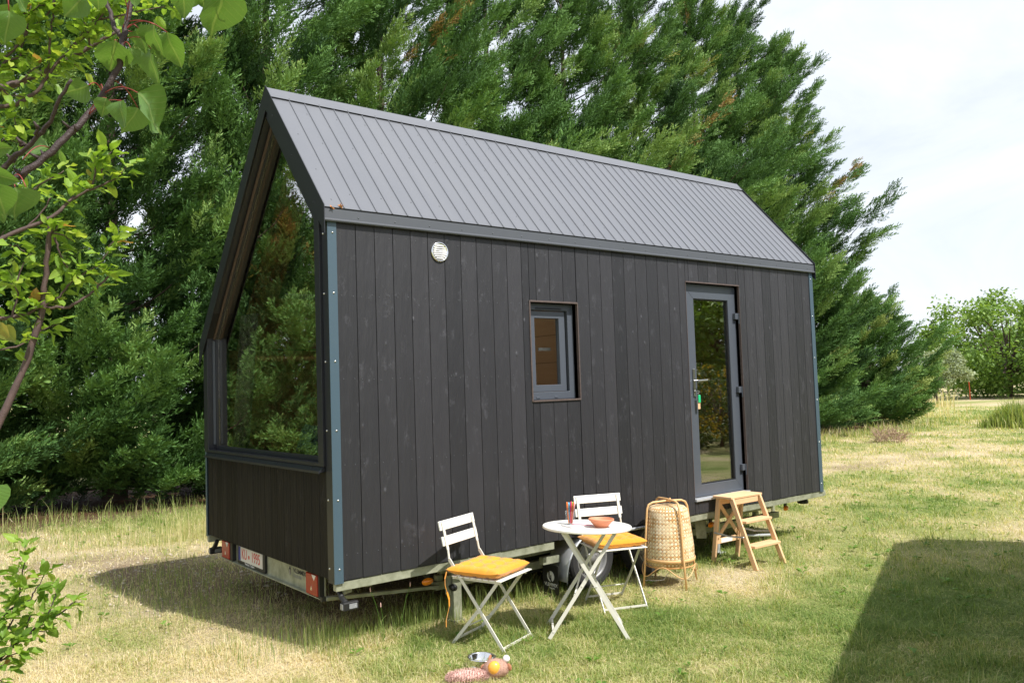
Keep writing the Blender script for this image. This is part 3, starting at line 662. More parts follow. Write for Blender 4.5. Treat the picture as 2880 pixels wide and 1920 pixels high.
# round louvre vent
vt = MB(); vx, vz = 0.87, B + 2.204
vt.lathe([(0.072, -0.001), (0.074, -0.008), (0.068, -0.014), (0.060, -0.012), (0.057, -0.006), (0.002, -0.005)], 36, (vx, 0, vz), axis='y')
vo = vt.build('vent', M['chrome'], house, smooth=True)
lv = MB()
for i in range(7):
    zz = vz - 0.045 + i * 0.015; hw = math.sqrt(max(0.0, 0.054 ** 2 - (zz - vz) ** 2))
    lv.add([(vx - hw, -0.006, zz + 0.006), (vx + hw, -0.006, zz + 0.006), (vx + hw, -0.017, zz - 0.004), (vx - hw, -0.017, zz - 0.004), (vx - hw, -0.0055, zz - 0.004), (vx + hw, -0.0055, zz - 0.004)], [(0, 3, 2, 1), (3, 4, 5, 2), (0, 4, 3), (1, 2, 5)])
lv.build('louvre', M['white'], vo)
# small window: worn timber edge, frame, opening sash, pane
a, b, z0, z1 = win
t = MB(); t.box(a - 0.012, a, -0.008, 0.06, z0 - 0.012, z1 + 0.012); t.box(b, b + 0.01, -0.003, 0.06, z0 - 0.008, z1 + 0.008)
t.box(a, b, -0.008, 0.06, z1, z1 + 0.014); t.box(a, b, -0.012, 0.06, z0 - 0.013, z0)
wroot = t.build('window', M['trimwood'], house, bevel=0.002)
rect = lambda a, b, c, d: [(a, c), (b, c), (b, d), (a, d)]
MB().ring(rect(a + 0.001, b - 0.001, z0 + 0.001, z1 - 0.001), rect(a + 0.05, b - 0.062, z0 + 0.062, z1 - 0.055), 0.056, 0.12, 'y').build('frame', M['joinery'], wroot, bevel=0.003)
MB().ring(rect(a + 0.052, b - 0.085, z0 + 0.064, z1 - 0.062), rect(a + 0.095, b - 0.148, z0 + 0.118, z1 - 0.118), 0.066, 0.11, 'y').build('sash', M['joinery'], wroot, bevel=0.003)
MB().box(a + 0.094, b - 0.147, 0.094, 0.099, z0 + 0.117, z1 - 0.117).build('pane', M['glass'], wroot)
e = MB(); e.box(a + 0.10, b - 0.13, 0.048, 0.056, z1 - 0.045, z1 - 0.035); e.build('trickle_vent', M['gableframe'], wroot, bevel=0.002)
for xx in (a + 0.10, a + 0.29): MB().prism([(xx - 0.018, 0.052), (xx + 0.018, 0.052), (xx + 0.018, 0.0565), (xx - 0.018, 0.0565)], z0 + 0.012, z0 + 0.026, 'z').build('drain_cap', M['joinery'], wroot, bevel=0.002)
e = MB(); e.box(a + 0.20, a + 0.33, 0.15, 0.16, B + 1.50, B + 1.525); e.build('inside_latch', M['steel'], wroot)
# door: frame, leaf, pane, handle, hinges, sill
a, b, z0, z1 = dor
t = MB(); t.box(a, b + 0.004, -0.006, 0.05, z1, z1 + 0.012); t.box(a - 0.005, a, -0.003, 0.05, z0, z1 + 0.012); t.box(b, b + 0.004, -0.002, 0.05, z0, z1)
droot = t.build('door', M['trimwood'], house)
MB().ring(rect(a + 0.002, b - 0.0015, z0 + 0.014, z1 - 0.002), rect(3.738, 4.255, B + 0.25, B + 1.99), 0.05, 0.112, 'y').build('leaf', M['joinery'], droot, bevel=0.003)
mi = MB()
for (p, q) in (((3.60, z1 - 0.02), (3.737, B + 1.991)), ((b - 0.02, z1 - 0.02), (4.256, B + 1.991)), ((3.60, z0 + 0.03), (3.737, B + 0.249)), ((b - 0.02, z0 + 0.03), (4.256, B + 0.249))):
    mi.bar((p[0], 0.0495, p[1]), (q[0], 0.0495, q[1]), 0.0025, 0.0018, (0.7, 0, 0.7))
pieces(mi, 'mitre_joint', M['flash'], droot)
MB().box(3.737, 4.256, 0.078, 0.084, B + 0.249, B + 1.991).build('pane', M['doorglass'], droot)
MB().ring(rect(3.7385, 4.2545, B + 0.2505, B + 1.9895), rect(3.747, 4.246, B + 0.259, B + 1.981), 0.062, 0.077, 'y').build('glazing_seal', M['black'], droot)
hd = MB(); hx = 3.690
hd.prism([(hx - 0.016 + 0.016 * (1 - math.cos(t)), 0) for t in ()] or rect(hx - 0.016, hx + 0.016, B + 1.07, B + 1.328), 0.040, 0.0495, 'y')
hd.tube([(hx, 0.040, B + 1.215), (hx, -0.008, B + 1.215)], 0.0095, 10); hd.tube([(hx - 0.006, -0.008, B + 1.215), (hx + 0.06, -0.012, B + 1.217), (hx + 0.135, -0.006, B + 1.221)], 0.0088, 10)
hd.tube([(hx, 0.040, B + 1.118), (hx, 0.030, B + 1.118)], 0.009, 10)
hd.build('handle', M['steel'], droot, bevel=0.003)
for zz in (1.835, 1.115, 0.36):
    h_ = MB(); h_.box(4.325, 4.385, 0.018, 0.0495, B + zz - 0.03, B + zz + 0.03); h_.tube([(4.378, 0.014, B + zz + 0.03), (4.378, 0.014, B + zz - 0.075)], 0.010, 10)
    h_.build('hinge', M['joinery'], droot, bevel=0.003)
MB().box(a - 0.004, b + 0.004, -0.022, 0.05, z0 - 0.012, z0 + 0.011).build('threshold', M['zinc'], droot, bevel=0.003)

# trailer chassis
ch = MB(); ch.box(0.012, 1.87, 0.008, 0.05, B - 0.062, B - 0.004); ch.box(3.46, L + 0.06, 0.008, 0.05, B - 0.062, B - 0.004); ch.box(0.0, L, W - 0.05, W - 0.008, B - 0.062, B - 0.004)
for i in range(8): ch.box(0.25 + i * 0.72, 0.30 + i * 0.72, 0.06, W - 0.06, B - 0.08, B - 0.005)
for yy in (0.30, W - 0.36): ch.box(0.95, 5.3, yy, yy + 0.06, 0.20, 0.262); ch.box(1.0, 5.2, yy + 0.005, yy + 0.055, B - 0.16, B - 0.085)
for xx in (0.97, 1.75, 3.62, 4.9):
    ch.box(xx, xx + 0.05, 0.305, 0.355, 0.263, B - 0.165)
ch.bar((0.02, 0.19, 0.332), (0.96, 0.285, 0.232), 0.045, 0.024, (0, 1, 0))
ch.prism([(0.07, B - 0.01), (0.15, B - 0.03), (0.15, 0.375), (0.07, 0.365)], 0.06, 0.066, 'y'); ch.prism([(3.70, B - 0.07), (3.86, B - 0.07), (3.86, 0.20), (3.72, 0.22)], 0.12, 0.126, 'y')
ch.tube([(5.2, W / 2 - 0.9, 0.40), (6.5, W / 2, 0.40)], 0.04, 8); ch.tube([(5.2, W / 2 + 0.9, 0.40), (6.5, W / 2, 0.40)], 0.04, 8); ch.tube([(6.4, W / 2, 0.40), (7.0, W / 2, 0.40)], 0.04, 8); ch.tube([(6.6, W / 2, 0.0), (6.6, W / 2, 0.5)], 0.025, 8)
ch.box(3.9, 4.9, 0.9, 1.7, 0.22, 0.40)
chassis = ch.build('chassis', M['galv'], house, bevel=0.003)
e = MB(); e.box(-0.008, 0.0195, 0.178, 0.206, 0.318, 0.348); e.build('end_cap', M['black'], chassis)
sg = MB(); sg.box(0.975, 1.045, 0.10, 0.17, 0.02, 0.40); sg.box(0.94, 0.97, 0.12, 0.16, 0.20, 0.34); sg.box(0.96, 1.06, 0.08, 0.19, 0.0, 0.02); sg.build('steady_leg', M['galv'], house, bevel=0.003)
kn = MB(); kn.lathe([(0.002, -0.055), (0.022, -0.05), (0.026, -0.035), (0.024, -0.01), (0.012, 0.0), (0.010, 0.02)], 14, (0.955, 0.10, 0.262), axis='y'); kn.build('knob', M['black'], house, smooth=True)
sg = MB(); sg.tube([(4.20, 0.25, 0.34), (4.18, 0.25, 0.0)], 0.022, 10); sg.box(4.14, 4.24, 0.20, 0.30, 0.0, 0.012); sg.build('steady_leg', M['zinc'], house); sg = MB(); sg.tube([(4.60, 0.30, 0.10), (4.98, 0.18, 0.075)], 0.014, 8); sg.build('stowed_prop', M['zinc'], house)
# wheels and mudguard
for cx in (2.345, 3.06):
    cy, cz = 0.16, 0.252; r = 0.252
    wh = MB(); wh.lathe([(0.165, -0.075), (0.19, -0.086), (0.225, -0.086), (0.243, -0.07), (r, -0.05), (r, 0.05), (0.243, 0.07), (0.225, 0.086), (0.19, 0.086), (0.165, 0.075)], 40, (0, 0, 0), axis='y')
    for j in range(40):
        t = 2 * math.pi * j / 40
        wh.bar((math.cos(t) * (r + 0.001), -0.052, math.sin(t) * (r + 0.001)), (math.cos(t + 0.05) * (r + 0.001), -0.018, math.sin(t + 0.05) * (r + 0.001)), 0.02, 0.008, (-math.sin(t), 0, math.cos(t)))
        wh.bar((math.cos(t + .08) * (r + 0.001), 0.0, math.sin(t + .08) * (r + 0.001)), (math.cos(t + 0.05) * (r + 0.001), 0.05, math.sin(t + 0.05) * (r + 0.001)), 0.02, 0.008, (-math.sin(t), 0, math.cos(t)))
    we = empty('wheel', (cx, cy, cz)); we.parent = house
    wh.build('tyre', M['rubber'], we, smooth=False, bevel=0)
    rm = MB(); rm.lathe([(0.166, -0.076), (0.158, -0.078), (0.150, -0.06), (0.14, -0.03), (0.125, -0.028), (0.11, -0.045), (0.07, -0.055), (0.045, -0.045), (0.04, -0.075), (0.002, -0.078)], 40, axis='y')
    for j in range(5):
        t = 2 * math.pi * j / 5 + 0.3; rm.lathe([(0.009, -0.046), (0.009, -0.066), (0.001, -0.068)], 6, (math.cos(t) * 0.057, 0, math.sin(t) * 0.057), axis='y')
    rm.build('rim', M['rimgrey'], we, smooth=True)
    hh = MB()
    for j in range(10):
        t = 2 * math.pi * j / 10; hh.lathe([(0.013, -0.0392), (0.001, -0.0395)], 8, (math.cos(t) * 0.122, 0, math.sin(t) * 0.122), axis='y')
    pieces(hh, 'rim_hole', M['black'], we)
def arc(cx, cz, r, t0, t1, n): return [(cx + r * math.cos(t0 + (t1 - t0) * i / n), cz + r * math.sin(t0 + (t1 - t0) * i / n)) for i in range(n + 1)]
prof = [(1.985, 0.13)] + arc(2.345, 0.152, 0.355, math.pi * 0.97, math.pi / 2 + 0.1, 12)[0:] + [(2.345, 0.458), (3.06, 0.458)] + arc(3.06, 0.152, 0.355, math.pi / 2 - 0.1, math.pi * 0.03, 12) + [(3.42, 0.13)]
prof = [(x, min(z, 0.458)) for x, z in prof]
fd = MB(); n = len(prof)
vs = [(x, y, z) for y, dz in ((0.0, -0.022), (-0.004, -0.004), (0.012, 0.0), (0.25, 0.0)) for (x, z) in [(px, pz + dz) for px, pz in prof]]
fs = [(j * n + i, j * n + i + 1, (j + 1) * n + i + 1, (j + 1) * n + i) for j in range(3) for i in range(n - 1)]
fd.add(vs, fs); fo = fd.build('mudguard', M['zinc'], house, smooth=True); s_ = fo.modifiers.new('thick', 'SOLIDIFY'); s_.thickness = 0.004
bb = MB(); bb.box(1.82, 1.99, 0.09, 0.14, B - 0.19, B - 0.135); bb.build('mudguard_bracket', M['galv'], house)
ia = MB(); ia.box(1.95, 3.45, 0.40, 0.42, 0.15, B - 0.01); ia.build('wheel_well', M['black'], house)
fl = MB(); fl.box(1.93, 1.936, 0.045, 0.235, 0.03, 0.262); flap = fl.build('mud_flap', M['black'], house, bevel=0.001)
FM = lambda y, z, x=1.929: frame((x, y, z), (0, -1, 0), (0, 0, 1))
lg = MB()
def disc_cut(cy, cz, r, x):
    pts = [(cy + r * math.cos(t), cz + r * math.sin(t)) for t in [2 * math.pi * i / 28 for i in range(28)]]
    lg.prism(pts, x - 0.0008, x + 0.0005, 'x')
disc_cut(0.135, 0.168, 0.042, 1.9295); lg.build('emblem', M['inklight'], flap)
lg = MB(); lg.prism([(0.146, 0.214), (0.160, 0.206), (0.160, 0.158), (0.128, 0.120), (0.118, 0.132), (0.146, 0.160)], 1.9278, 1.9286, 'x'); lg.prism([(0.126, 0.182), (0.138, 0.176), (0.138, 0.150), (0.126, 0.142)], 1.9278, 1.9286, 'x'); lg.build('emblem_cut', M['black'], flap)
text_obj('lettering', 'VLEMMIX', 0.038, M['inklight'], FM(0.135, 0.102), flap, bold=0.0005)
text_obj('lettering', 'TRAILERS', 0.017, M['inklight'], FM(0.125, 0.076), flap)
# light bar below the gable
lb = MB(); x = 0.062; lb.box(x, x + 0.006, 0.28, 2.27, 0.312, B - 0.012); lb.box(x - 0.035, x, 0.28, 2.27, 0.306, 0.312); bar_ = lb.build('light_board', M['galv'], house)
for y0, y1 in ((0.315, 0.50), (2.04, 2.225)):
    tl = MB(); tl.box(x - 0.042, x - 0.001, y0, y1, 0.318, B - 0.008); to = tl.build('tail_light', M['red'], house, bevel=0.006)
    d_ = MB(); d_.prism([((y0 + y1) / 2 - 0.075, B - 0.012), ((y0 + y1) / 2 - 0.01, B - 0.012), ((y0 + y1) / 2 - 0.045, B - 0.05)], x - 0.0435, x - 0.0415, 'x'); d_.build('white_lens', M['plate'], to)
    d_ = MB(); cy = (y0 + y1) / 2; d_.prism([(cy - 0.012, 0.352), (cy + 0.012, 0.352), (cy, 0.382)], x - 0.0435, x - 0.0415, 'x'); d_.build('reflector', M['chrome'], to)
    d_ = MB(); ys = y0 - 0.022 if y0 < 1 else y0 - 0.06; d_.box(x - 0.034, x - 0.001, ys, y0 - 0.001, 0.318, B - 0.01); d_.build('light_housing', M['black'], to)
pl = MB(); pl.box(x - 0.022, x - 0.002, 1.30, 1.90, 0.318, 0.475); po = pl.build('plate_holder', M['black'], house, bevel=0.004)
MB().box(x - 0.026, x - 0.0225, 1.335, 1.855, 0.345, 0.458).build('number_plate', M['plate'], po)
MB().box(x - 0.0265, x - 0.0255, 1.81, 1.855, 0.346, 0.457).build('blue_band', M['euroblue'], po)
PM = lambda y, z: frame((x - 0.0268, y, z), (0, -1, 0), (0, 0, 1))
text_obj('lettering', 'KU', 0.115, M['platered'], PM(1.725, 0.402), po, sx=0.78); text_obj('lettering', '1995', 0.115, M['platered'], PM(1.475, 0.402), po, sx=0.82)
d_ = MB(); d_.prism([(1.622 + 0.016 * math.cos(t), 0.395 + 0.016 * math.sin(t)) for t in [2 * math.pi * i / 16 for i in range(16)]], x - 0.0272, x - 0.0262, 'x'); d_.build('plate_seal', M['platered'], po)
text_obj('lettering', 'Vlemmix Trailers', 0.03, M['inklight'], frame((x - 0.0228, 1.62, 0.331), (0, -1, 0), (0, 0, 1)), po)
BM_ = lambda y, z: frame((x - 0.001, y, z), (0, -1, 0), (0, 0, 1))
text_obj('lettering', 'VLEMMIX', 0.044, M['inkdark'], BM_(0.695, 0.418), bar_, bold=0.0004, sx=1.2); text_obj('lettering', 'TRAILERS', 0.032, M['inkgrey'], BM_(0.735, 0.381), bar_, sx=1.1)
e = MB(); e.prism([(0.865, 0.372), (0.882, 0.39), (0.884, 0.415), (0.866, 0.438), (0.846, 0.418), (0.848, 0.39)], x - 0.0012, x - 0.0002, 'x'); e.build('emblem', M['inkdark'], bar_)
e = MB(); e.prism([(0.860, 0.376), (0.868, 0.384), (0.868, 0.412), (0.860, 0.418)], x - 0.0018, x - 0.0013, 'x'); e.build('emblem_cut', M['plate'], bar_)
# side markers
def marker(x0, z0, name='side_marker'):
    e = MB(); e.lathe([(0.001, -0.022), (0.4, -0.018), (0.8, -0.008), (1.0, 0.0)], 20, axis='y'); 
    for i, v in enumerate(e.v): e.v[i] = (x0 + v[0] * 0.047, 0.10 + v[1], z0 + v[2] * 0.026)
    o_ = e.build(name, M['amber'], house, smooth=True)
    e = MB(); e.box(x0 - 0.02, x0 + 0.02, 0.101, 0.112, z0 - 0.02, z0 + 0.075); e.build('bracket', M['black'], o_)
marker(0.757, 0.333); marker(3.91, 0.322); marker(5.13, 0.335)
for y0, s in ((-0.03, -1), (W + 0.03, 1)):
    e = MB(); e.tube([(0.06, y0 - s * 0.12, 0.42), (0.06, y0 - s * 0.06, 0.36), (0.06, y0, 0.335)], [0.02, 0.02, 0.02], 8)
    e.box(0.03, 0.14, y0 - 0.025, y0 + 0.02, 0.29, 0.345); o_ = e.build('position_light', M['black'], house, bevel=0.008)
    e = MB(); e.box(0.07, 0.125, y0 - 0.0285, y0 - 0.0255, 0.303, 0.333); e.box(0.0265, 0.0295, y0 - 0.02, y0 + 0.015, 0.30, 0.335); pieces(e, 'lens', M['lens'], o_)
e = MB(); e.lathe([(0.045, 0), (0.05, -0.02), (0.06, -0.05), (0.052, -0.062), (0.001, -0.06)], 14, (5.52, 0.15, B - 0.07)); e.build('rubber_stop', M['black'], house, smooth=True)

# things in and on the house
pw = MB(); n = 14
vs = []; fs = []
for s in (1, -1):
    for i in range(n + 1):
        for j in range(n + 1):
            u, v = i / n * 2 - 1, j / n * 2 - 1; t = (max(0, 1 - u ** 4) * max(0, 1 - v ** 4)) ** 0.5
            pin = 1 - 0.14 * (1 - abs(u) ** 1.5) * abs(v) ** 4 ; pin2 = 1 - 0.14 * (1 - abs(v) ** 1.5) * abs(u) ** 4
            vs.append((s * 0.085 * t, u * 0.28 * pin2, v * 0.19 * pin))
m_ = (n + 1) ** 2
for s in (0, 1): fs += [(s * m_ + i * (n + 1) + j, s * m_ + (i + 1) * (n + 1) + j, s * m_ + (i + 1) * (n + 1) + j + 1, s * m_ + i * (n + 1) + j + 1) for i in range(n) for j in range(n)]
pw.add(vs, fs); po_ = pw.build('pillow', M['pillow'], None, smooth=True, loc=(0.36, 0.98, B + 0.80)); po_.rotation_euler = (0, R(18), R(8))
tag(po_, 'soft blue pillow leaning behind the big gable window', 'pillow')
be = MB(); be.box(0.16, 1.5, 0.16, W - 0.2, B + 0.07, B + 0.60); be_o = be.build('bed', M['curtain'], None, bevel=0.05); tag(be_o, 'pale made bed platform inside behind the gable window', 'bed')
cu = MB(); vs = []; fs = []
for i in range(25):
    for z in (B + 0.78, B + 1.9): vs.append((0.16 + 0.025 * math.sin(i * 1.7), 2.30 - i * 0.014 - (0.25 + 0.0 * i if z > B + 1.5 else 0), z))
fs = [(2 * i, 2 * i + 2, 2 * i + 3, 2 * i + 1) for i in range(24)]
cu.add(vs, fs); cu_o = cu.build('curtain', M['curtain'], None, smooth=True); cu_o.modifiers.new('thick', 'SOLIDIFY').thickness = 0.003
tag(cu_o, 'pale grey curtain gathered at the far side of the gable window', 'curtain')
# key in the door
ky = empty('door_key', (3.712, 0.012, B + 1.118)); tag(ky, 'small key with green tag hanging from the glazed door lock', 'key')
e = MB(); e.tube([(-0.02, 0.015, 0), (0, 0, 0)], 0.004, 6); e.lathe([(0.011, -0.0015), (0.011, 0.0015)], 12, (0, -0.002, -0.004), True, 'y'); e.build('key_bow', M['steel'], ky)
e = MB(); e.tube([(0.012 * math.cos(t), 0, -0.022 + 0.012 * math.sin(t)) for t in [i * math.pi / 6 for i in range(12)]] , 0.0015, 5); e.build('key_ring', M['steel'], ky)
e = MB(); e.box(-0.014, 0.018, -0.004, 0.004, -0.105, -0.035); e.build('green_tag', simple('green_plastic', (0.02, 0.5, 0.2), 0.35), ky, bevel=0.003)
e = MB(); e.box(-0.015, 0.017, 0.0045, 0.008, -0.165, -0.085); e.build('wooden_tag', M['beech'], ky)
# leaves caught on the eave
def small_leaf(p, s, a, name, label):
    e = MB(); pts = []
    for i in range(10):
        t = 2 * math.pi * i / 10; r = 1 if i % 2 == 0 else 0.45; pts.append((math.cos(t) * r * s, math.sin(t) * r * s * 0.7, s * 0.35 * abs(math.cos(t * 1.5))))
    e.add(pts + [(0, 0, 0)], [(i, (i + 1) % 10, 10) for i in range(10)]); o_ = e.build(name, M['dryleaf'], None, loc=p); o_.rotation_euler = (R(40), R(20), a)
    o_.modifiers.new('thick', 'SOLIDIFY').thickness = 0.001; tag(o_, label, 'leaf', 'dry leaves on the roof edge')
small_leaf((0.02, -0.028, B + 2.427), 0.026, 0.4, 'fallen_leaf', 'dry orange leaf lying on the roof edge nearest the gable')
small_leaf((0.085, -0.022, B + 2.445), 0.030, 1.6, 'fallen_leaf', 'dry orange leaf standing on the first roof seam')

# ------------------------------------------------------------------ bistro chairs and their cushions
def make_chair():
    r = tag(empty('bistro_chair'), '', 'chair', 'cream folding bistro chairs')
    for s in (-1, 1):
        u = MB(); xx = s * 0.172
        pts = [(xx, -0.258, 0.80), (xx, -0.215, 0.62), (xx + s * 0.004, -0.205, 0.56), (xx, -0.175, 0.46), (xx, 0.215, 0.0)]
        u.bar(pts[0], pts[1], 0.022, 0.006, (1, 0, 0)); u.tube(pts[1:3], 0.0075, 6); u.bar(pts[2], pts[4], 0.007, 0.022, (1, 0, 0))
        u.build('upright', M['creamd'], r, bevel=0.001)
        g = MB(); g.bar((s * 0.150, 0.155, 0.435), (s * 0.150, -0.005, 0.235), 0.007, 0.022, (1, 0, 0)); g.bar((s * 0.150, -0.005, 0.235), (s * 0.150, -0.215, 0.0), 0.007, 0.022, (1, 0, 0))
        g.dome((s * 0.176, 0.015, 0.232), 0.006, (s, 0, 0)); g.build('leg', M['creamd'], r, bevel=0.001)
    g = MB(); g.bar((-0.172, 0.196, 0.03), (0.172, 0.196, 0.03), 0.012, 0.012); g.bar((-0.15, -0.185, 0.036), (0.15, -0.185, 0.036), 0.012, 0.012); g.tube([(-0.15, -0.10, 0.125), (0.15, -0.10, 0.125)], 0.005, 6)
    pieces(g, 'stretcher', M['creamd'], r)
    g = MB()
    for s in (-1, 1): g.bar((s * 0.160, -0.19, 0.441), (s * 0.160, 0.185, 0.441), 0.006, 0.02, (1, 0, 0))
    pieces(g, 'seat_rail', M['creamd'], r)
    g = MB()
    for i in range(8):
        y = -0.175 + i * 0.0495; g.box(-0.195, 0.195, y, y + 0.038, 0.452, 0.459)
    g.build('seat', M['cream'], r, bevel=0.002)
    g = MB()
    for z in (0.775, 0.675):
        y = -0.265 + (0.83 - z) * 0.238; d = Vector((0, 0.238, -1)).normalized()
        g.bar(Vector((-0.2, y - 0.012, z)), Vector((0.2, y - 0.012, z)), 0.062, 0.012, d)
    pieces(g, 'backrest_slat', M['cream'], r, bevel=0.003)
    return r
c1 = make_chair(); c1['label'] = 'cream folding bistro chair standing left of the round table'
c1.location = (0.915, -0.435, 0); c1.rotation_euler = (R(-0.5), R(0.5), R(-70 - 90))
c2 = copy_tree(c1); c2['label'] = 'cream folding bistro chair standing behind the round table'
c2.location = (2.125, -0.375, 0); c2.rotation_euler = (0, 0, R(-111 - 90))

def make_cushion():
    n = 40; V = []; F = []
    for s in (1, -1):
        for i in range(n + 1):
            for j in range(n + 1):
                u, v = i / n * 2 - 1, j / n * 2 - 1
                edge = max(0.0, (1 - abs(u) ** 5)) ** 0.5 * max(0.0, (1 - abs(v) ** 5)) ** 0.5
                t = 0.040 * edge
                for a in (-0.5, 0, 0.5):
                    for b in (-0.5, 0, 0.5):
                        dd = math.hypot((u - a), (v - b)); t -= 0.027 * edge * math.exp(-(dd / 0.16) ** 2)
                for a in (-0.5, 0, 0.5):
                    t -= 0.006 * edge * (math.exp(-((u - a) / 0.06) ** 2) + math.exp(-((v - a) / 0.06) ** 2))
                t += 0.0035 * edge * math.sin(u * 43 + 2 * math.sin(v * 9)) * (abs(v) ** 3) + 0.0035 * edge * math.sin(v * 41 + 2 * math.sin(u * 8)) * (abs(u) ** 3)
                pu = 1 - 0.075 * (1 - abs(v) ** 2) * abs(u) ** 3; pv = 1 - 0.075 * (1 - abs(u) ** 2) * abs(v) ** 3
                lift = 0.018 * (abs(u) * abs(v)) ** 4 * (1.0 if (u > 0) == (v > 0) else 0.4)
                V.append((u * 0.205 * pu, v * 0.205 * pv, 0.036 + s * t + lift))
    m_ = (n + 1) ** 2
    F = [(s * m_ + i * (n + 1) + j, s * m_ + (i + 1) * (n + 1) + j, s * m_ + (i + 1) * (n + 1) + j + 1, s * m_ + i * (n + 1) + j + 1) for s in (0, 1) for i in range(n) for j in range(n)]
    mb = MB(); mb.add(V, F)
    me = mb.build('seat_cushion', M['mustard'], None, smooth=True)
    return me
cu1 = make_cushion(); tag(cu1, 'mustard yellow tufted cushion on the chair left of the table, its ties hanging', 'cushion', 'mustard seat cushions')
for xx, dx, ln in ((0.185, 0.02, 0.36), (-0.175, 0.0, 0.15)):
    tie = MB(); P = [(xx + dx * math.sin(i * 1.1) * 0.5 + dx, -0.195 - 0.01 * math.sin(i), 0.03 - ln * i / 8) for i in range(9)]
    for i in range(8): tie.bar(P[i], P[i + 1], 0.013 - 0.004 * (i % 3), 0.002, (1, 0.4 * math.sin(i * 1.3), 0))
    tie.build('cushion_tie', M['mustard'], cu1)
cu2 = cu1.copy(); col.objects.link(cu2); cu2['label'] = 'mustard yellow tufted cushion on the chair behind the table'
for cu_, ch_, off in ((cu1, c1, (0.01, -0.005, 0.457)), (cu2, c2, (0.0, 0.0, 0.457))):
    mw = Matrix.Translation(ch_.location) @ ch_.rotation_euler.to_matrix().to_4x4()
    cu_.location = mw @ Vector(off); cu_.rotation_euler = ch_.rotation_euler

# ------------------------------------------------------------------ round table and what stands on it
tab = tag(empty('bistro_table', (1.50, -0.735, 0)), 'cream round folding bistro table between the two chairs', 'table')
ax = Vector((0.774, -0.633, 0)); az_ = math.atan2(ax.y, ax.x)
lat = Vector((c_r.x, c_r.y, 0)).normalized(); fw = Vector((c_f.x, c_f.y, 0)).normalized()
tilt = Matrix.Rotation(R(2.2), 3, fw) @ Matrix.Rotation(R(-1.6), 3, lat)
TR = tilt @ Matrix.Rotation(az_, 3, 'Z'); tab.rotation_euler = TR.to_euler(); tab.location.z = 0.006
TM = Matrix.Translation(tab.location) @ TR.to_4x4()
e = MB(); e.lathe([(0.001, 0.708), (0.290, 0.708), (0.2915, 0.695), (0.300, 0.694), (0.306, 0.698), (0.306, 0.710), (0.302, 0.7135), (0.292, 0.7145), (0.001, 0.7145)], 72)
e.build('table_top', M['cream'], tab, smooth=False, bevel=0.001)
for s in (-1, 1):
    for q in (-1, 1):
        e = MB(); yy = s * 0.19 + q * 0.006 * s
        e.bar((-q * 0.175, yy, 0.692), (q * 0.262, yy, 0.0), 0.007, 0.024, (0, 1, 0))
        e.dome((-q * 0.165, yy - 0.004, 0.676), 0.006, (0, -1, 0)); e.dome((q * 0.048, yy - 0.004, 0.342), 0.006, (0, -1, 0))
        e.build('leg', M['creamd'], tab, bevel=0.001)
e = MB(); e.bar((-0.235, -0.19, 0.045), (-0.235, 0.19, 0.045), 0.014, 0.006, (1, 0, 0)); e.bar((0.235, -0.19, 0.045), (0.235, 0.19, 0.045), 0.014, 0.006, (1, 0, 0)); e.bar((-0.10, -0.18, 0.26), (-0.02, 0.18, 0.40), 0.012, 0.004, (1, 0, 0)); e.bar((-0.17, -0.22, 0.688), (-0.17, 0.22, 0.688), 0.02, 0.008); e.bar((0.17, -0.22, 0.688), (0.17, 0.22, 0.688), 0.02, 0.008)
pieces(e, 'stretcher', M['creamd'], tab)
def on_table(x, y):                       # lawn position -> point on the tilted table top
    inv = TM.inverted(); l = inv @ Vector((x, y, 0.72)); return TM @ Vector((l.x, l.y, 0.7150))
def lie(o, x, y, rz=0):
    o.location = on_table(x, y); o.rotation_euler = (tilt @ Matrix.Rotation(rz, 3, 'Z')).to_euler()
e = MB(); e.lathe([(0.001, 0.006), (0.024, 0.006), (0.0275, 0.02), (0.0345, 0.092), (0.0365, 0.093), (0.030, 0.012), (0.027, 0.0), (0.001, 0.0)], 28)
gl = e.build('tumbler', M['clear'], None, smooth=True); tag(gl, 'clear glass tumbler of felt pens on the round table', 'glass'); lie(gl, 1.459, -0.649)
gp = gl.location.copy(); tz = tilt @ Vector((0, 0, 1))
for nm, c, dx, dy, hh in (('orange', (0.85, 0.22, 0.04), -0.021, 0.0, 0.155), ('pale blue', (0.25, 0.6, 0.85), -0.009, 0.012, 0.15), ('dark blue', (0.02, 0.05, 0.35), -0.001, 0.016, 0.15), ('red', (0.8, 0.04, 0.10), 0.005, -0.006, 0.158), ('green', (0.15, 0.55, 0.06), 0.013, 0.012, 0.153), ('brick red', (0.65, 0.14, 0.05), 0.019, -0.006, 0.155), ('pale pink', (0.8, 0.5, 0.55), 0.027, 0.004, 0.148)):
    pm = simple(nm.replace(' ', '_') + '_ink', c, 0.35, var=0.05)
    e = MB(); side = lat * dx + fw * dy
    p0 = side * 0.45 + tz * 0.008; p1 = side * 1.15 + tz * hh
    e.tube([p0, p0.lerp(p1, 0.72), p0.lerp(p1, 0.72), p0.lerp(p1, 0.97), p1], [0.0042, 0.0045, 0.0056, 0.0050, 0.003], 8)
    o_ = e.build('felt_pen', pm, None, smooth=True, loc=gp); tag(o_, nm + ' felt pen standing in the glass tumbler', 'pen', 'felt pens in the tumbler')
e = MB(); e.lathe([(0.001, 0.004), (0.030, 0.004), (0.045, 0.014), (0.077, 0.050), (0.080, 0.057), (0.083, 0.059), (0.0865, 0.056), (0.0865, 0.047), (0.083, 0.044), (0.078, 0.043), (0.044, 0.004), (0.040, 0.0), (0.001, 0.0)], 48)
bo = e.build('terracotta_bowl', M['terracotta'], None, smooth=True, bevel=0); tag(bo, 'terracotta bowl standing on the right half of the round table', 'bowl'); lie(bo, 1.545, -0.865)
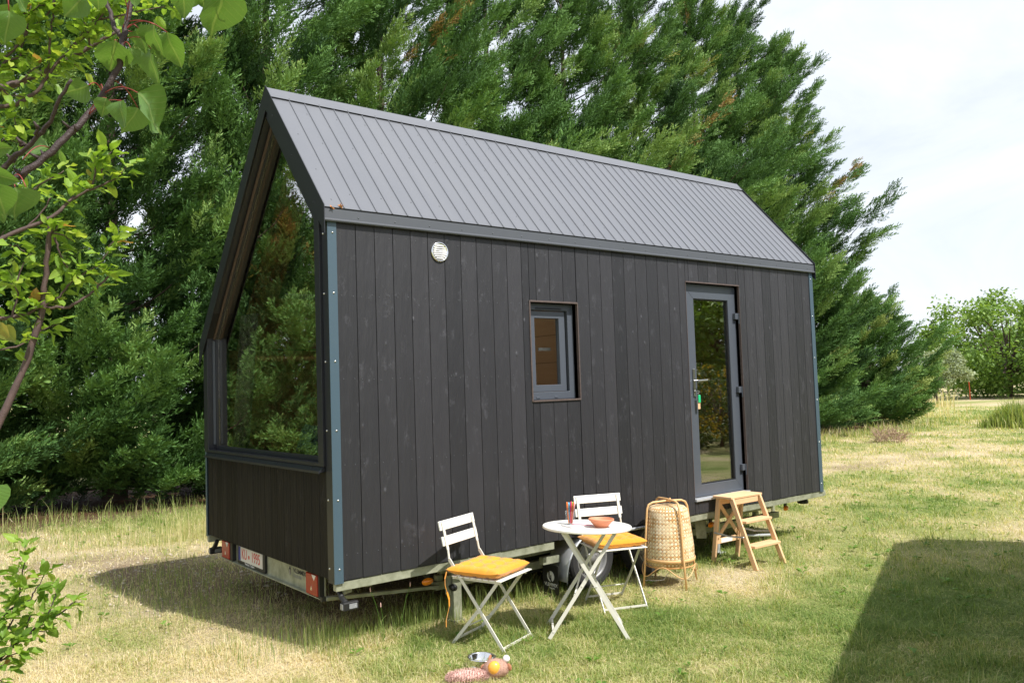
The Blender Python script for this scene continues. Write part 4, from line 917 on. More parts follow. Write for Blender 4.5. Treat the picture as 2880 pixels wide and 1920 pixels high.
def pencil(mat, label, x, y, rz, ln=0.16):
    e = MB(); e.tube([(-ln / 2, 0, 0.004), (ln / 2 - 0.015, 0, 0.004), (ln / 2, 0, 0.004)], [0.0038, 0.0038, 0.0005], 6)
    o_ = e.build('pencil', mat, None); tag(o_, label, 'pencil', 'pencils lying on the table'); lie(o_, x, y, rz)
pencil(simple('pink_lacquer', (0.8, 0.3, 0.38), 0.4), 'pink pencil lying between tumbler and bowl', 1.508, -0.722, math.atan2(-0.092, 0.074), 0.15)
pencil(simple('grey_lacquer', (0.55, 0.53, 0.52), 0.4), 'thin grey pencil lying near the table edge in front of the tumbler', 1.356, -0.726, math.atan2(-0.143, -0.027), 0.15)

# ------------------------------------------------------------------ woven bamboo floor lamp
lamp = tag(empty('bamboo_floor_lamp', (2.915, -0.245, 0), (0, 0, R(-18.5))), 'woven bamboo floor lamp on four bent rattan legs in the grass', 'lamp')
body = [(0.001, 0.145), (0.10, 0.150), (0.150, 0.158), (0.19, 0.185), (0.208, 0.225), (0.207, 0.32), (0.196, 0.42), (0.185, 0.51), (0.176, 0.578), (0.164, 0.625), (0.142, 0.646), (0.09, 0.655), (0.045, 0.658), (0.001, 0.659)]
n = 96; V = []; WU = []; WV = []; sl_ = 0; fine = []
for i in range(len(body) - 1):
    for j in range(4):
        t = j / 4; fine.append((body[i][0] * (1 - t) + body[i + 1][0] * t, body[i][1] * (1 - t) + body[i + 1][1] * t))
fine.append(body[-1])
for i, (r_, z) in enumerate(fine):
    if i: sl_ += math.hypot(r_ - fine[i - 1][0], z - fine[i - 1][1])
    for j in range(n + 1):
        t = 2 * math.pi * j / n; V.append((r_ * math.cos(t), r_ * math.sin(t), z)); WU.append(j / n * 40); WV.append(sl_ * 34)
F = [(i * (n + 1) + j, i * (n + 1) + j + 1, (i + 1) * (n + 1) + j + 1, (i + 1) * (n + 1) + j) for i in range(len(fine) - 1) for j in range(n)]
sh = np_mesh('shade', np.array(V), [np.array(F)], M['weave'], lamp, {'wu': WU, 'wv': WV}, smooth=True); sh.modifiers.new('thick', 'SOLIDIFY').thickness = 0.004
e = MB(); e.lathe([(0.212, 0.212), (0.2145, 0.214), (0.2145, 0.236), (0.211, 0.238)], 64); e.lathe([(0.205, 0.178), (0.201, 0.170), (0.207, 0.166), (0.211, 0.172)], 64); pieces(e, 'band', M['rattan'], lamp, smooth=True)
for a in (0, 90):
    e = MB(); P = [(-0.252, 0.0), (-0.228, 0.22), (-0.214, 0.42), (-0.200, 0.56), (-0.191, 0.635), (-0.174, 0.670), (-0.135, 0.686), (0.0, 0.690)]
    if a == 90: P = [(x_, z + (0.014 if z > 0.65 else 0)) for x_, z in P]
    P = P + [(-x_, z) for x_, z in P[-2::-1]]
    e.tube([(x_ * math.cos(R(a)), x_ * math.sin(R(a)), z) for x_, z in P], 0.0088, 10); e.build('leg', M['rattan'], lamp, smooth=True)
e = MB(); e.tube([(0.236 * math.cos(t) * (0.9 + 0.1 * abs(math.cos(2 * t))), 0.236 * math.sin(t) * (0.9 + 0.1 * abs(math.cos(2 * t))), 0.135 - 0.045 * math.cos(4 * t)) for t in [2 * math.pi * i / 48 for i in range(49)]], 0.0038, 6); e.build('foot_hoop', M['rattan'], lamp, smooth=True)
e = MB(); e.tube([(0.02, -0.02, 0.70), (0.03, 0.0, 0.708), (0.04, 0.02, 0.698), (0.05, 0.04, 0.672)], 0.006, 6); e.build('carry_loop', M['rattan'], lamp)
e = MB(); e.tube([(0.02, 0, 0.15), (0.0, 0.01, 0.10), (-0.08, -0.03, 0.05), (-0.16, -0.02, 0.05), (-0.2, 0.06, 0.04)], 0.003, 6); e.build('cable', M['white'], lamp)

# ------------------------------------------------------------------ wooden step stool
stl = tag(empty('step_stool', (4.0, -0.2, 0), (0, 0, R(-1.5))), 'beech wood folding step stool standing below the glazed door', 'stool')
e = MB(); e.box(-0.225, 0.225, -0.055, 0.16, 0.602, 0.622); e.build('top_board', M['beech'], stl, bevel=0.004)
for s in (-1, 1):
    e = MB(); e.bar((s * 0.195, -0.035, 0.602), (s * 0.203, -0.275, 0.0), 0.024, 0.045, (1, 0, 0)); e.build('front_leg', M['beech'], stl, bevel=0.003)
    e = MB(); e.bar((s * 0.168, 0.135, 0.602), (s * 0.172, 0.225, 0.0), 0.024, 0.042, (1, 0, 0)); e.build('rear_leg', M['beech'], stl, bevel=0.003)
    e = MB(); e.bar((s * 0.188, 0.19, 0.275), (s * 0.192, 0.02, 0.262), 0.003, 0.014, (1, 0, 0)); e.bar((s * 0.191, 0.025, 0.262), (s * 0.218, -0.165, 0.278), 0.003, 0.014, (1, 0, 0)); e.dome((s * 0.221, -0.165, 0.278), 0.006, (s, 0, 0)); e.dome((s * 0.219, -0.16, 0.38), 0.006, (s, 0, 0)); e.build('metal_stay', M['zinc'], stl)
for z, y in ((0.405, -0.125), (0.195, -0.205)):
    e = MB(); e.box(-0.188, 0.188, y - 0.055, y + 0.06, z - 0.01, z + 0.012); e.build('tread', M['beech'], stl, bevel=0.003)
e = MB(); e.box(-0.155, 0.155, 0.125, 0.143, 0.535, 0.60); e.box(-0.165, 0.165, -0.05, -0.032, 0.55, 0.60); e.box(-0.157, 0.157, 0.185, 0.203, 0.165, 0.215); pieces(e, 'rail', M['beech'], stl, bevel=0.002)
e = MB(); e.bar((-0.155, 0.147, 0.545), (0.155, 0.19, 0.225), 0.012, 0.034, (0, 1, 0.15)); e.build('cross_brace', M['beech'], stl)
e = MB(); e.bar((0.155, 0.133, 0.545), (-0.155, 0.176, 0.225), 0.012, 0.034, (0, 1, 0.15)); e.build('cross_brace', M['beech'], stl)
e = MB(); e.box(-0.10, 0.06, 0.1835, 0.1848, 0.170, 0.210); e.build('paper_label', M['white'], stl)

# ------------------------------------------------------------------ dog bowl and plush toy
e = MB(); e.lathe([(0.001, 0.012), (0.055, 0.012), (0.066, 0.022), (0.074, 0.052), (0.079, 0.058), (0.086, 0.057), (0.087, 0.053), (0.081, 0.048), (0.086, 0.018), (0.092, 0.003), (0.09, 0.0), (0.001, 0.0)], 40, (0, 0, 0))
db = e.build('dog_bowl', M['chrome'], None, smooth=True, loc=(0.553, -0.818, 0.018)); db.rotation_euler = (R(2), R(1.5), 0); tag(db, 'shiny steel dog bowl in the grass in front of the left chair', 'bowl')
toy = tag(empty('plush_toy', (0.525, -1.0, 0.0), (0, 0, R(-38))), 'pink and brown plush toy with orange round belly lying beside the steel bowl', 'toy')
def blob(rx, ry, rz, seed, amp, n=24):
    e = MB(); r0 = random.Random(seed); ph = [r0.uniform(0, 6) for _ in range(6)]
    prof = []
    V = []; F = []
    for i in range(n + 1):
        for j in range(2 * n):
            a = math.pi * i / n; b = math.pi * j / n
            k_ = 1 + amp * (math.sin(5 * a + ph[0]) * math.sin(4 * b + ph[1]) + 0.6 * math.sin(11 * a + ph[2]) * math.sin(9 * b + ph[3]) + 0.45 * r0.uniform(-1, 1))
            V.append((rx * math.cos(a) * k_, ry * math.sin(a) * math.cos(b) * k_, rz * math.sin(a) * math.sin(b) * k_))
    F = [(i * 2 * n + j, i * 2 * n + (j + 1) % (2 * n), (i + 1) * 2 * n + (j + 1) % (2 * n), (i + 1) * 2 * n + j) for i in range(n) for j in range(2 * n)]
    return e.add(V, F)
def furry(o, n_, ln, mat, seed):
    """short plush pile as thin tufts standing on the surface of the part"""
    r0 = np.random.default_rng(seed); me = o.data; V = []; F = []; k_ = 0
    co = np.array([v.co[:] for v in me.vertices]); no = np.array([v.normal[:] for v in me.vertices])
    for i in r0.integers(0, len(co), n_):
        p = co[i]; d = no[i] + r0.normal(0, 0.55, 3); d /= np.linalg.norm(d) + 1e-9; s = np.cross(d, r0.normal(0, 1, 3)); s /= np.linalg.norm(s) + 1e-9
        V += [p - s * ln * 0.12, p + s * ln * 0.12, p + d * ln]; F.append([k_, k_ + 1, k_ + 2]); k_ += 3
    return np_mesh('pile', np.array(V), [np.array(F)], mat, o)
e = blob(0.075, 0.062, 0.055, 2, 0.015); b1 = e.build('body', M['furb'], toy, smooth=True, loc=(0.0, 0.0, 0.055)); furry(b1, 1500, 0.008, M['furb'], 3)
e = blob(0.038, 0.030, 0.040, 9, 0.0); e.build('belly', M['belly'], toy, smooth=True, loc=(-0.008, -0.038, 0.070))
e = blob(0.115, 0.042, 0.036, 5, 0.05); b2 = e.build('fluffy_tail', M['fur'], toy, smooth=True, loc=(-0.165, -0.055, 0.034)); furry(b2, 3200, 0.016, M['fur'], 4); b2.rotation_euler = (0, 0, R(4))
e = blob(0.021, 0.021, 0.021, 7, 0.0); e.build('white_ball', M['white'], toy, smooth=True, loc=(0.062, 0.012, 0.105))
for p, rr in (((-0.072, 0.012, 0.065), (0, R(-25), R(30))), ((-0.035, 0.045, 0.1), (0, R(-50), R(60))), ((0.078, -0.012, 0.065), (0, R(70), R(-20)))):
    e = blob(0.022, 0.007, 0.014, 8, 0.02, 10); o_ = e.build('felt_ear', M['felt'], toy, smooth=True, loc=p); o_.rotation_euler = rr

# flower stalks beside the trailer
def stalk(x0, y0, h_, dx, dy, label):
    r_ = tag(empty('plantain_stalk', (x0, y0, 0)), label, 'plant', 'plantain stalks by the trailer')
    e = MB(); e.tube([(0, 0, 0), (dx * 0.25, dy * 0.25, h_ * 0.4), (dx * 0.6, dy * 0.6, h_ * 0.75), (dx, dy, h_)], [0.0022, 0.0018, 0.0015, 0.0013], 5); e.build('stem', M['weed'], r_)
    e = MB(); e.tube([(dx, dy, h_ - 0.005), (dx * 1.02, dy, h_ + 0.012), (dx * 1.03, dy, h_ + 0.026)], [0.0032, 0.0038, 0.0015], 7); e.build('flower_head', M['fur'], r_)
stalk(0.37, 0.05, 0.36, -0.09, 0.0, 'tall plantain stalk leaning left in front of the trailer corner')
stalk(0.50, 0.06, 0.34, 0.09, 0.0, 'plantain stalk leaning right toward the amber marker')
stalk(0.385, 0.06, 0.24, -0.02, 0.01, 'short thin plantain stalk between the two taller ones')

# ------------------------------------------------------------------ trees
def unit(a): return a / (np.linalg.norm(a, axis=-1, keepdims=True) + 1e-9)
def spray_template(r0, nt=17):
    """one feathery cypress spray along +x, unit length: side sprigs that each carry fine leaf scales"""
    V = []; F = []; T = []; o = 0
    def sprig(b, d, ln, k_, tip):
        nonlocal o
        ref = np.array([r0.normal(0, 0.45), r0.normal(0, 0.45), 1.0])
        for q in range(k_):
            u = (q + 0.5) / k_; s = 1 if q % 2 else -1; side = np.cross(d, ref); side /= np.linalg.norm(side)
            a = r0.uniform(0.25, 0.7) if q < k_ - 1 else 0.0; e = d * math.cos(a) + side * s * math.sin(a) + np.array([0, 0, 0.15]); e /= np.linalg.norm(e)
            l = (0.095 * (1 - 0.4 * u) + 0.03) * r0.uniform(0.8, 1.25); wv = np.cross(e, np.array([r0.normal(), r0.normal(), 1.2])); wv /= np.linalg.norm(wv); w_ = r0.uniform(0.013, 0.022)
            p = b + d * ln * u
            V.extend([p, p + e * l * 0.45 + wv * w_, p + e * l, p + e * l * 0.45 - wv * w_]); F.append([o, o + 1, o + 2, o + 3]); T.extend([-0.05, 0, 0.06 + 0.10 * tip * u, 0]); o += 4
    for i in range(nt):
        t = 0.04 + 0.86 * i / (nt - 1); s = 1 if i % 2 else -1; ln = (0.30 * (1 - t) ** 0.8 + 0.07) * r0.uniform(0.7, 1.25); an = r0.uniform(0.35, 0.8); roll = r0.normal(0, 0.9)
        d = np.array([math.cos(an), s * math.sin(an) * math.cos(roll), math.sin(an) * math.sin(roll) + 0.08]); d /= np.linalg.norm(d)
        sprig(np.array([t * 0.88, 0, 0.07 * math.sin(t * 3)]), d, ln, 3 + int(9 * ln / 0.5), t)
    sprig(np.array([0.85, 0, 0.03]), np.array([1.0, 0, 0.1]) / 1.005, 0.12, 3, 1)
    return np.array(V), np.array(F), np.array(T)
def place(tpl, P, D, U_, S, tint):
    """instances of template tpl at P, local x along D, z near U_, scale S (arrays) -> mesh arrays"""
    V, F, T = tpl; X = unit(D); Yv = unit(np.cross(U_, X)); Z = np.cross(X, Yv)
    Rm = np.stack([X, Yv, Z], -1) * S[:, None, None]
    W_ = np.einsum('nij,kj->nki', Rm, V) + P[:, None, :]
    n_ = len(P); k_ = len(V)
    return W_.reshape(-1, 3), (F[None] + (np.arange(n_) * k_)[:, None, None]).reshape(-1, F.shape[1]), np.clip(tint[:, None] + T[None], 0, 1).ravel()
def join(parts):
    V = []; F = []; T = []; o = 0
    for v, f, t in parts: V.append(v); F.append(f + o); T.append(t); o += len(v)
    return np.concatenate(V), np.concatenate(F), np.concatenate(T)
def conifer_mesh(seed, H, Rb, nb=225):
    r0 = np.random.default_rng(seed); ph = r0.uniform(0, 6, 6); tpls = [spray_template(r0) for _ in range(5)]
    PP = []; DD = []; SS = []; TT = []; UU = []; br = MB()
    br.tube([(0, 0, -0.1), (0.03, 0.0, H * 0.07), (0.0, 0.05, H * 0.22), (-0.04, 0.0, H * 0.45), (0, 0, H * 0.92)], [0.22, 0.17, 0.13, 0.09, 0.02], 9)
    wind = np.array([0.56, -0.36, 0.20])
    for i in range(nb):
        u = (i + r0.random()) / nb; h = 0.15 + (H - 0.42) * u ** 1.38
        rel = h / H; az = i * 2.39996 + r0.normal(0, 0.4)
        reach = Rb * (1 - rel) ** 0.66 * (0.74 + 0.26 * min(1, rel / 0.12)) * r0.uniform(0.72, 1.12) * (0.84 + 0.36 * math.sin(2 * az + 1.1 * h + ph[0]) * math.sin(1.7 * h + ph[1]) + 0.16 * math.sin(3 * az - 2.3 * h + ph[2])) + 0.22
        el = r0.uniform(0.25, 0.75) * (0.75 + 0.7 * rel) + (0.0 if h > 1.2 else -0.22); ln = reach / max(0.3, math.cos(el))
        if rel > 0.93: ln *= 0.75
        h0 = max(0.25, h - 0.25 * ln * math.sin(el)); out = np.array([math.cos(az), math.sin(az), 0.0]); t = np.linspace(0, 1, 7)
        pts = np.stack([out[0] * ln * math.cos(el) * t, out[1] * ln * math.cos(el) * t, h0 + ln * math.sin(el) * (0.75 * t + 0.30 * t ** 2)], -1) + r0.normal(0, 0.035, (7, 3)) * t[:, None]
        pts[:, 2] -= 0.10 * ln * np.sin(t * 3.1) * (rel < 0.4); pts += wind * (0.26 * ln * t ** 2)[:, None]
        if i % 3 == 0: br.tube(list(map(tuple, pts[:6])), list(np.linspace(0.03, 0.008, 6) * (0.6 + 0.5 * (1 - rel))), 4, False)
        # the outer half of a bough is a layered fan of sprays, the inner half is nearly bare
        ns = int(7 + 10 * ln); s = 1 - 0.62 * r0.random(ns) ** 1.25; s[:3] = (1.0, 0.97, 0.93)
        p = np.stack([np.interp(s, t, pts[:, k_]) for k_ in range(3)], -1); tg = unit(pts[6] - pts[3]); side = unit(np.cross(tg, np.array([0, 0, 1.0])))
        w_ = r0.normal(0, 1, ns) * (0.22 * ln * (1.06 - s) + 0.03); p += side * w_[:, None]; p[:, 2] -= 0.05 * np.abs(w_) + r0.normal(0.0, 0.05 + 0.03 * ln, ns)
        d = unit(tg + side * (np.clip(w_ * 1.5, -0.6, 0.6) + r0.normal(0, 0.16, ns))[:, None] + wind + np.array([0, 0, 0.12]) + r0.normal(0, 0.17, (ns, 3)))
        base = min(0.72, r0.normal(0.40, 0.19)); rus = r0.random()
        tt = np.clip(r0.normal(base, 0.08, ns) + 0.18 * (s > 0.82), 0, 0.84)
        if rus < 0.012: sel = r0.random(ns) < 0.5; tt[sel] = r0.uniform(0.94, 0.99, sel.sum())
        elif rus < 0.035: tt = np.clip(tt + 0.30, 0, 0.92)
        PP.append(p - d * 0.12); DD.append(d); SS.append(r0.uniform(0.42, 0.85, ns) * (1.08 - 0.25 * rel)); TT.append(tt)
    # leading shoots at the top
    for j in range(6):
        n_ = 14; a = r0.random() * 6.28; lean = r0.uniform(0.0, 0.35); q = np.linspace(0, 1, n_)
        p = np.stack([np.cos(a) * lean * q * 1.3 + 0.2 * q * q, np.sin(a) * lean * q * 1.3, H - 1.3 + q * r0.uniform(0.8, 1.5)], -1)
        PP.append(p); DD.append(unit(np.array([0.15, 0, 1.0]) + r0.normal(0, 0.35, (n_, 3)))); SS.append(np.linspace(0.5, 0.28, n_)); TT.append(r0.uniform(0.4, 0.8, n_))
    P = np.concatenate(PP); D = np.concatenate(DD); S = np.concatenate(SS); T = np.concatenate(TT)
    Uv = np.array([0, 0, 1.0]) + r0.normal(0, 0.35, (len(P), 3)); which = r0.integers(0, 5, len(P))
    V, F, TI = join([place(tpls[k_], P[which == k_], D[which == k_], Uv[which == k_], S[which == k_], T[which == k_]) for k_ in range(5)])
    return V, F, TI, br
def conifer(seed, H, Rb, label):
    V, F, TI, br = conifer_mesh(seed, H, Rb)
    r_ = tag(empty('cypress_tree'), label, 'tree', 'cypress hedge behind the tiny house')
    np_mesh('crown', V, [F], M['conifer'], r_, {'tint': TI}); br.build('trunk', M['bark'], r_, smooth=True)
    return r_
protos = [conifer(11, 14.0, 2.75, ''), conifer(23, 13.4, 2.65, ''), conifer(37, 14.4, 2.85, '')]
spots = [(-7.6, 10.3, 1, 8, 1.0), (-4.6, 10.4, 0, -12, 1.0), (-1.9, 10.1, 2, 20, 0.97), (0.9, 10.3, 1, -18, 1.0), (3.6, 10.0, 0, 15, 1.02), (6.2, 10.2, 2, -14, 1.0), (8.9, 10.0, 1, 25, 1.03),
         (11.5, 10.2, 0, -25, 1.0), (14.1, 10.0, 2, 10, 0.96), (16.5, 10.1, 1, -8, 0.97), (18.4, 9.9, 0, 5, 0.93), (20.3, 9.8, 2, -5, 0.85)]
ords = ['leftmost cypress of the hedge, beyond the left picture edge', 'tall cypress at the left picture edge behind the plum twigs', 'tall cypress behind the upper left branches with sky showing through it', 'tall dark cypress just left of the gable peak', 'tall cypress rising directly behind the gable peak',
        'tall cypress behind the left third of the roof ridge', 'tall cypress behind the middle of the roof ridge', 'tall cypress behind the right third of the roof ridge', 'tall cypress behind the right end of the ridge', 'cypress third from the open end of the hedge', 'cypress second from the open end of the hedge', 'last cypress at the open right end of the hedge with tips swept against the sky']
used = set()
for (x, y, k_, a, s), lab in zip(spots, ords):
    o_ = protos[k_] if k_ not in used else copy_tree(protos[k_]); used.add(k_)
    o_.location = (x, y, 0); o_.rotation_euler = (0, 0, R(a)); o_.scale = (s, s, s) if s > 0.9 else (s * 1.08, s * 1.08, s); o_['label'] = lab
# low conifer past the end of the hedge
V, F, TI, br = conifer_mesh(51, 4.1, 2.0, 130)
lc = tag(empty('cypress_bush', (24.9, 9.9, 0)), 'low young cypress bush just past the open end of the hedge', 'bush'); np_mesh('crown', V, [F], M['conifer'], lc, {'tint': np.clip(TI + 0.12, 0, 0.92)}); br.build('trunk', M['bark'], lc)

def leaf_quad(r0):
    return np.array([[0, 0, 0], [0.5, 0.32, 0.10], [1, 0, -0.06], [0.5, -0.32, 0.10]]), np.array([[0, 1, 2], [0, 2, 3]]), np.zeros(4)
def broad_tree(name, seed, H, Rx, clumps, leaves, lsize, mat, z0=0.12, trunk=0.2, flat=0.8):
    r0 = np.random.default_rng(seed); PP = []; DD = []; SS = []; TT = []; br = MB()
    br.tube([(0, 0, -0.1), (0.1, 0.05, H * 0.2), (0.0, 0.1, H * 0.45), (0.1, 0, H * 0.75)], [trunk, trunk * 0.8, trunk * 0.55, trunk * 0.2], 8)
    for i in range(clumps):
        v = unit(r0.normal(0, 1, 3)); rad = r0.uniform(0.5, 1.12) ** 0.7
        c = np.array([v[0] * Rx * rad, v[1] * Rx * rad, H * (0.5 + z0 / 2) + v[2] * H * (0.5 - z0 / 2) * rad]); cs = r0.uniform(0.45, 1.3) * Rx * 0.2
        if i % 4 == 0: br.tube([(0, 0.05, H * r0.uniform(0.15, 0.45)), tuple(c * (0.55, 0.55, 0.72) + (0, 0, H * 0.1)), tuple(c)], [trunk * 0.4, trunk * 0.22, 0.015], 5, False)
        n_ = int(leaves * r0.uniform(0.5, 1.4)); q = r0.normal(0, 1, (n_, 3)); q = unit(q) * (r0.random((n_, 1)) ** 0.45) * cs * np.array([1, 1, flat])
        PP.append(c + q); DD.append(unit(q + r0.normal(0, cs * 0.7, (n_, 3)) + np.array([0, 0, -0.25 * cs]))); SS.append(r0.uniform(0.7, 1.3, n_) * lsize); TT.append(np.clip(r0.normal(r0.uniform(0.25, 0.75), 0.15, n_), 0, 1))
    P = np.concatenate(PP); D = np.concatenate(DD); S = np.concatenate(SS); T = np.concatenate(TT)
    V, F, TI = place(leaf_quad(r0), P, D, np.array([0, 0, 1.0]) + r0.normal(0, 0.5, (len(P), 3)), S, T)
    r_ = empty(name); np_mesh('crown', V, [F], M[mat], r_, {'tint': TI}); br.build('trunk', M['bark'], r_, smooth=True)
    return r_
wn_ = broad_tree('walnut_tree', 5, 6.6, 4.7, 150, 120, 0.25, 'walnut', 0.0, 0.17)
tag(wn_, 'broad light green walnut tree at the far edge of the field, left of the pair', 'tree', 'walnut trees beyond the field'); wn_.location = (54.5, 16.4, 0)
for p, a, s, lab in (((57.5, 10.6, 0), 120, 1.12, 'broad walnut tree at the right picture edge beyond the field'), ((66, 19.0, 0), 200, 0.85, 'darker walnut tree half hidden behind the nearer walnut'), ((72, 26, 0), 300, 0.62, 'low walnut tree deep behind the olive tree'), ((74, 13, 0), 150, 0.8, 'walnut tree deep in shade behind the gap between the two nearer walnuts'),
                     ((30, -19, 0), 70, 1.15, 'walnut tree across the meadow mirrored in the upper door glass'), ((38, -28, 0), 10, 1.3, 'tall walnut tree across the meadow mirrored behind the others'), ((24, -22, 0), 190, 1.1, 'walnut tree across the meadow left of the mirrored trees'), ((44, -20, 0), 250, 1.3, 'walnut tree far across the meadow to the right of the mirrored trees')):
    o_ = copy_tree(wn_); o_.location = p; o_.rotation_euler = (0, 0, R(a)); o_.scale = (s, s, s); o_['label'] = lab
ol = broad_tree('olive_tree', 9, 3.1, 1.9, 60, 150, 0.13, 'olive', 0.3, 0.12); ol.location = (42.5, 15.6, 0); tag(ol, 'silvery olive tree standing between the hedge end and the walnuts', 'tree')
fc = broad_tree('far_dark_cypress', 13, 5.6, 0.95, 45, 130, 0.22, 'cypress', 0.05, 0.1, 1.6); fc.location = (66.5, 26.4, 0); tag(fc, 'narrow dark cypress far off above the olive tree', 'tree')
bm_ = broad_tree('broom_bush', 17, 1.9, 1.9, 60, 160, 0.09, 'broom', 0.05, 0.06); bm_.location = (14.5, -8.0, 0); tag(bm_, 'yellow flowering broom bush mirrored in the door glass', 'bush')
o_ = copy_tree(bm_); o_.location = (16.9, -10.6, 0); o_.rotation_euler = (0, 0, 2); o_['label'] = 'second yellow broom bush mirrored beside the first'
e = MB(); e.tube([(0, 0, 0), (0.02, 0, 0.6), (0, 0.02, 1.2)], 0.025, 8); mo = e.build('marker_post', M['orange'], None, loc=(50.0, 17.0, 0.0)); tag(mo, 'thin orange red marker post under the walnut trees', 'post')
gcl = empty('tall_grass_clump', (24.3, 5.0, 0)); tag(gcl, 'bright green clump of tall grass at the right picture edge', 'plant')
r0 = np.random.default_rng(3); n = 1500; xx = r0.normal(0, 0.36, n); yy = r0.normal(0, 0.42, n); hh = r0.uniform(0.3, 1.0, n) * np.exp(-(xx ** 2 + yy ** 2) * 1.2)
P, q, t, ti = blades(xx, yy, hh, np.full(n, 0.03), np.clip(r0.normal(0.30, 0.12, n), 0, 1), 0.5); np_mesh('blades', P, [q, t], M['grass'], gcl, {'tint': ti})
tp = MB()
for i in range(230):
    a = random.random() * 6.28; r_ = random.random() ** 0.5 * 0.42; p = Vector((math.cos(a) * r_, math.sin(a) * r_, random.random() * 0.35 * (1 - r_)))
    d = Vector((random.gauss(0, 1), random.gauss(0, 1), random.gauss(0.5, 0.4))).normalized() * random.uniform(0.12, 0.32); tp.tube([p, p + d * 0.5 + Vector((0, 0, 0.03)), p + d], [0.007, 0.006, 0.003], 4)
tw = tp.build('twig_pile', M['twigs'], None, loc=(17.6, 5.4, 0)); tag(tw, 'low heap of dry brown twigs on the grass in front of the hedge end', 'twigs')

# ------------------------------------------------------------------ near fruit trees at the left
def leaf_tpl(kind):
    """leaf along +x, unit length, folded along the midrib and drooping; 6 stations"""
    if kind == 'apricot': ws = [0.0, 0.36, 0.46, 0.41, 0.25, 0.10, 0.0]; xs = [0, 0.10, 0.30, 0.52, 0.74, 0.88, 1.0]
    else: ws = [0.0, 0.17, 0.26, 0.25, 0.16, 0.06, 0.0]; xs = [0, 0.14, 0.35, 0.56, 0.78, 0.92, 1.0]
    V = []; F = []
    for i, (x_, w_) in enumerate(zip(xs, ws)):
        z = -0.24 * x_ ** 2 + 0.05 * math.sin(x_ * 7); wave = 0.05 * math.sin(i * 2.2)
        V += [(x_, w_, z + 0.42 * w_ + wave), (x_, w_ * 0.5, z + 0.16 * w_), (x_, 0, z), (x_, -w_ * 0.5, z + 0.16 * w_), (x_, -w_, z + 0.42 * w_ - wave)]
    for i in range(6): F += [[i * 5 + j, (i + 1) * 5 + j, (i + 1) * 5 + j + 1, i * 5 + j + 1] for j in range(4)]
    return np.array(V), np.array(F), np.zeros(len(V))
def limb(mb, path, r0, r1, n=8, kink=0.0):
    k_ = len(path); path = [Vector(p) for p in path]; out = []
    for i in range(k_ - 1):
        for j in range(4): out.append(path[i].lerp(path[i + 1], j / 4) + Vector((random.gauss(0, kink), random.gauss(0, kink), random.gauss(0, kink))) * (1 if i + j else 0))
    out.append(path[-1]); m_ = len(out)
    mb.tube(out, [(r0 + (r1 - r0) * i / (m_ - 1)) * (1 + random.gauss(0, 0.05)) for i in range(m_)], n); return out
Z = lambda x, y, d, k_=0.28061, ox=0, oy=0: pix(ox + x * k_, oy + y * k_, d)
Z2 = lambda x, y, d: pix(x * 0.38278, 300 + y * 0.38265, d)
# apricot
ap = tag(empty('apricot_tree', (-2.9, -3.3, 0)), 'apricot tree with large heart shaped leaves on red stalks at the upper left', 'tree')
sh_ = -Vector(ap.location)
lm = MB()
main = [Z2(-700, 1500, 1.75), Z2(-250, 820, 1.72), Z2(30, 590, 1.72), Z2(160, 500, 1.72), Z2(330, 375, 1.73), Z2(540, 175, 1.75), Z2(700, 10, 1.78), Z(1200, 650, 1.80), Z(1230, 400, 1.83), Z(1290, 130, 1.86), Z(1400, -150, 1.9), Z(1500, -700, 2.0)]
base = Vector((-2.95, -3.32, 0.0)); M0 = [base, Vector((-2.97, -3.34, 0.7)), main[0]]
limb(lm, [p + sh_ for p in M0], 0.04, 0.0098, 9, 0.002); limb(lm, [p + sh_ for p in main], 0.0070, 0.0050, 9, 0.0012)
l2 = [Z2(-350, 830, 1.74), Z2(20, 460, 1.70), Z2(90, 380, 1.69), Z2(200, 300, 1.68), Z2(310, 185, 1.67), Z2(380, 95, 1.66), Z2(425, -30, 1.65), Z(715, 800, 1.64)]
limb(lm, [p + sh_ for p in l2], 0.0052, 0.0028, 7, 0.0008); limb(lm, [p + sh_ for p in (Z(1230, 400, 1.83), Z(1150, 290, 1.84), Z(1110, 150, 1.86), Z(1070, 20, 1.88), Z(1040, -250, 1.9))], 0.0046, 0.0032, 7, 0.001)
limb(lm, [p + sh_ for p in (Z(-500, -500, 1.6), Z(0, -350, 1.65), Z(900, -400, 1.75), Z(2300, -450, 1.9))], 0.014, 0.006, 7, 0.003)
for p in (l2[2], l2[3], l2[4], main[5], main[4], main[3]):
    for j in range(3):
        q = p + sh_ + Vector((random.gauss(0, 0.006), random.gauss(0, 0.006), random.gauss(0, 0.006))); lm.tube([q, q + Vector((random.gauss(0, 0.008), random.gauss(0, 0.008), 0.01))], [0.004, 0.0015], 5)
lm.build('limbs', M['darkbark'], ap, smooth=True)
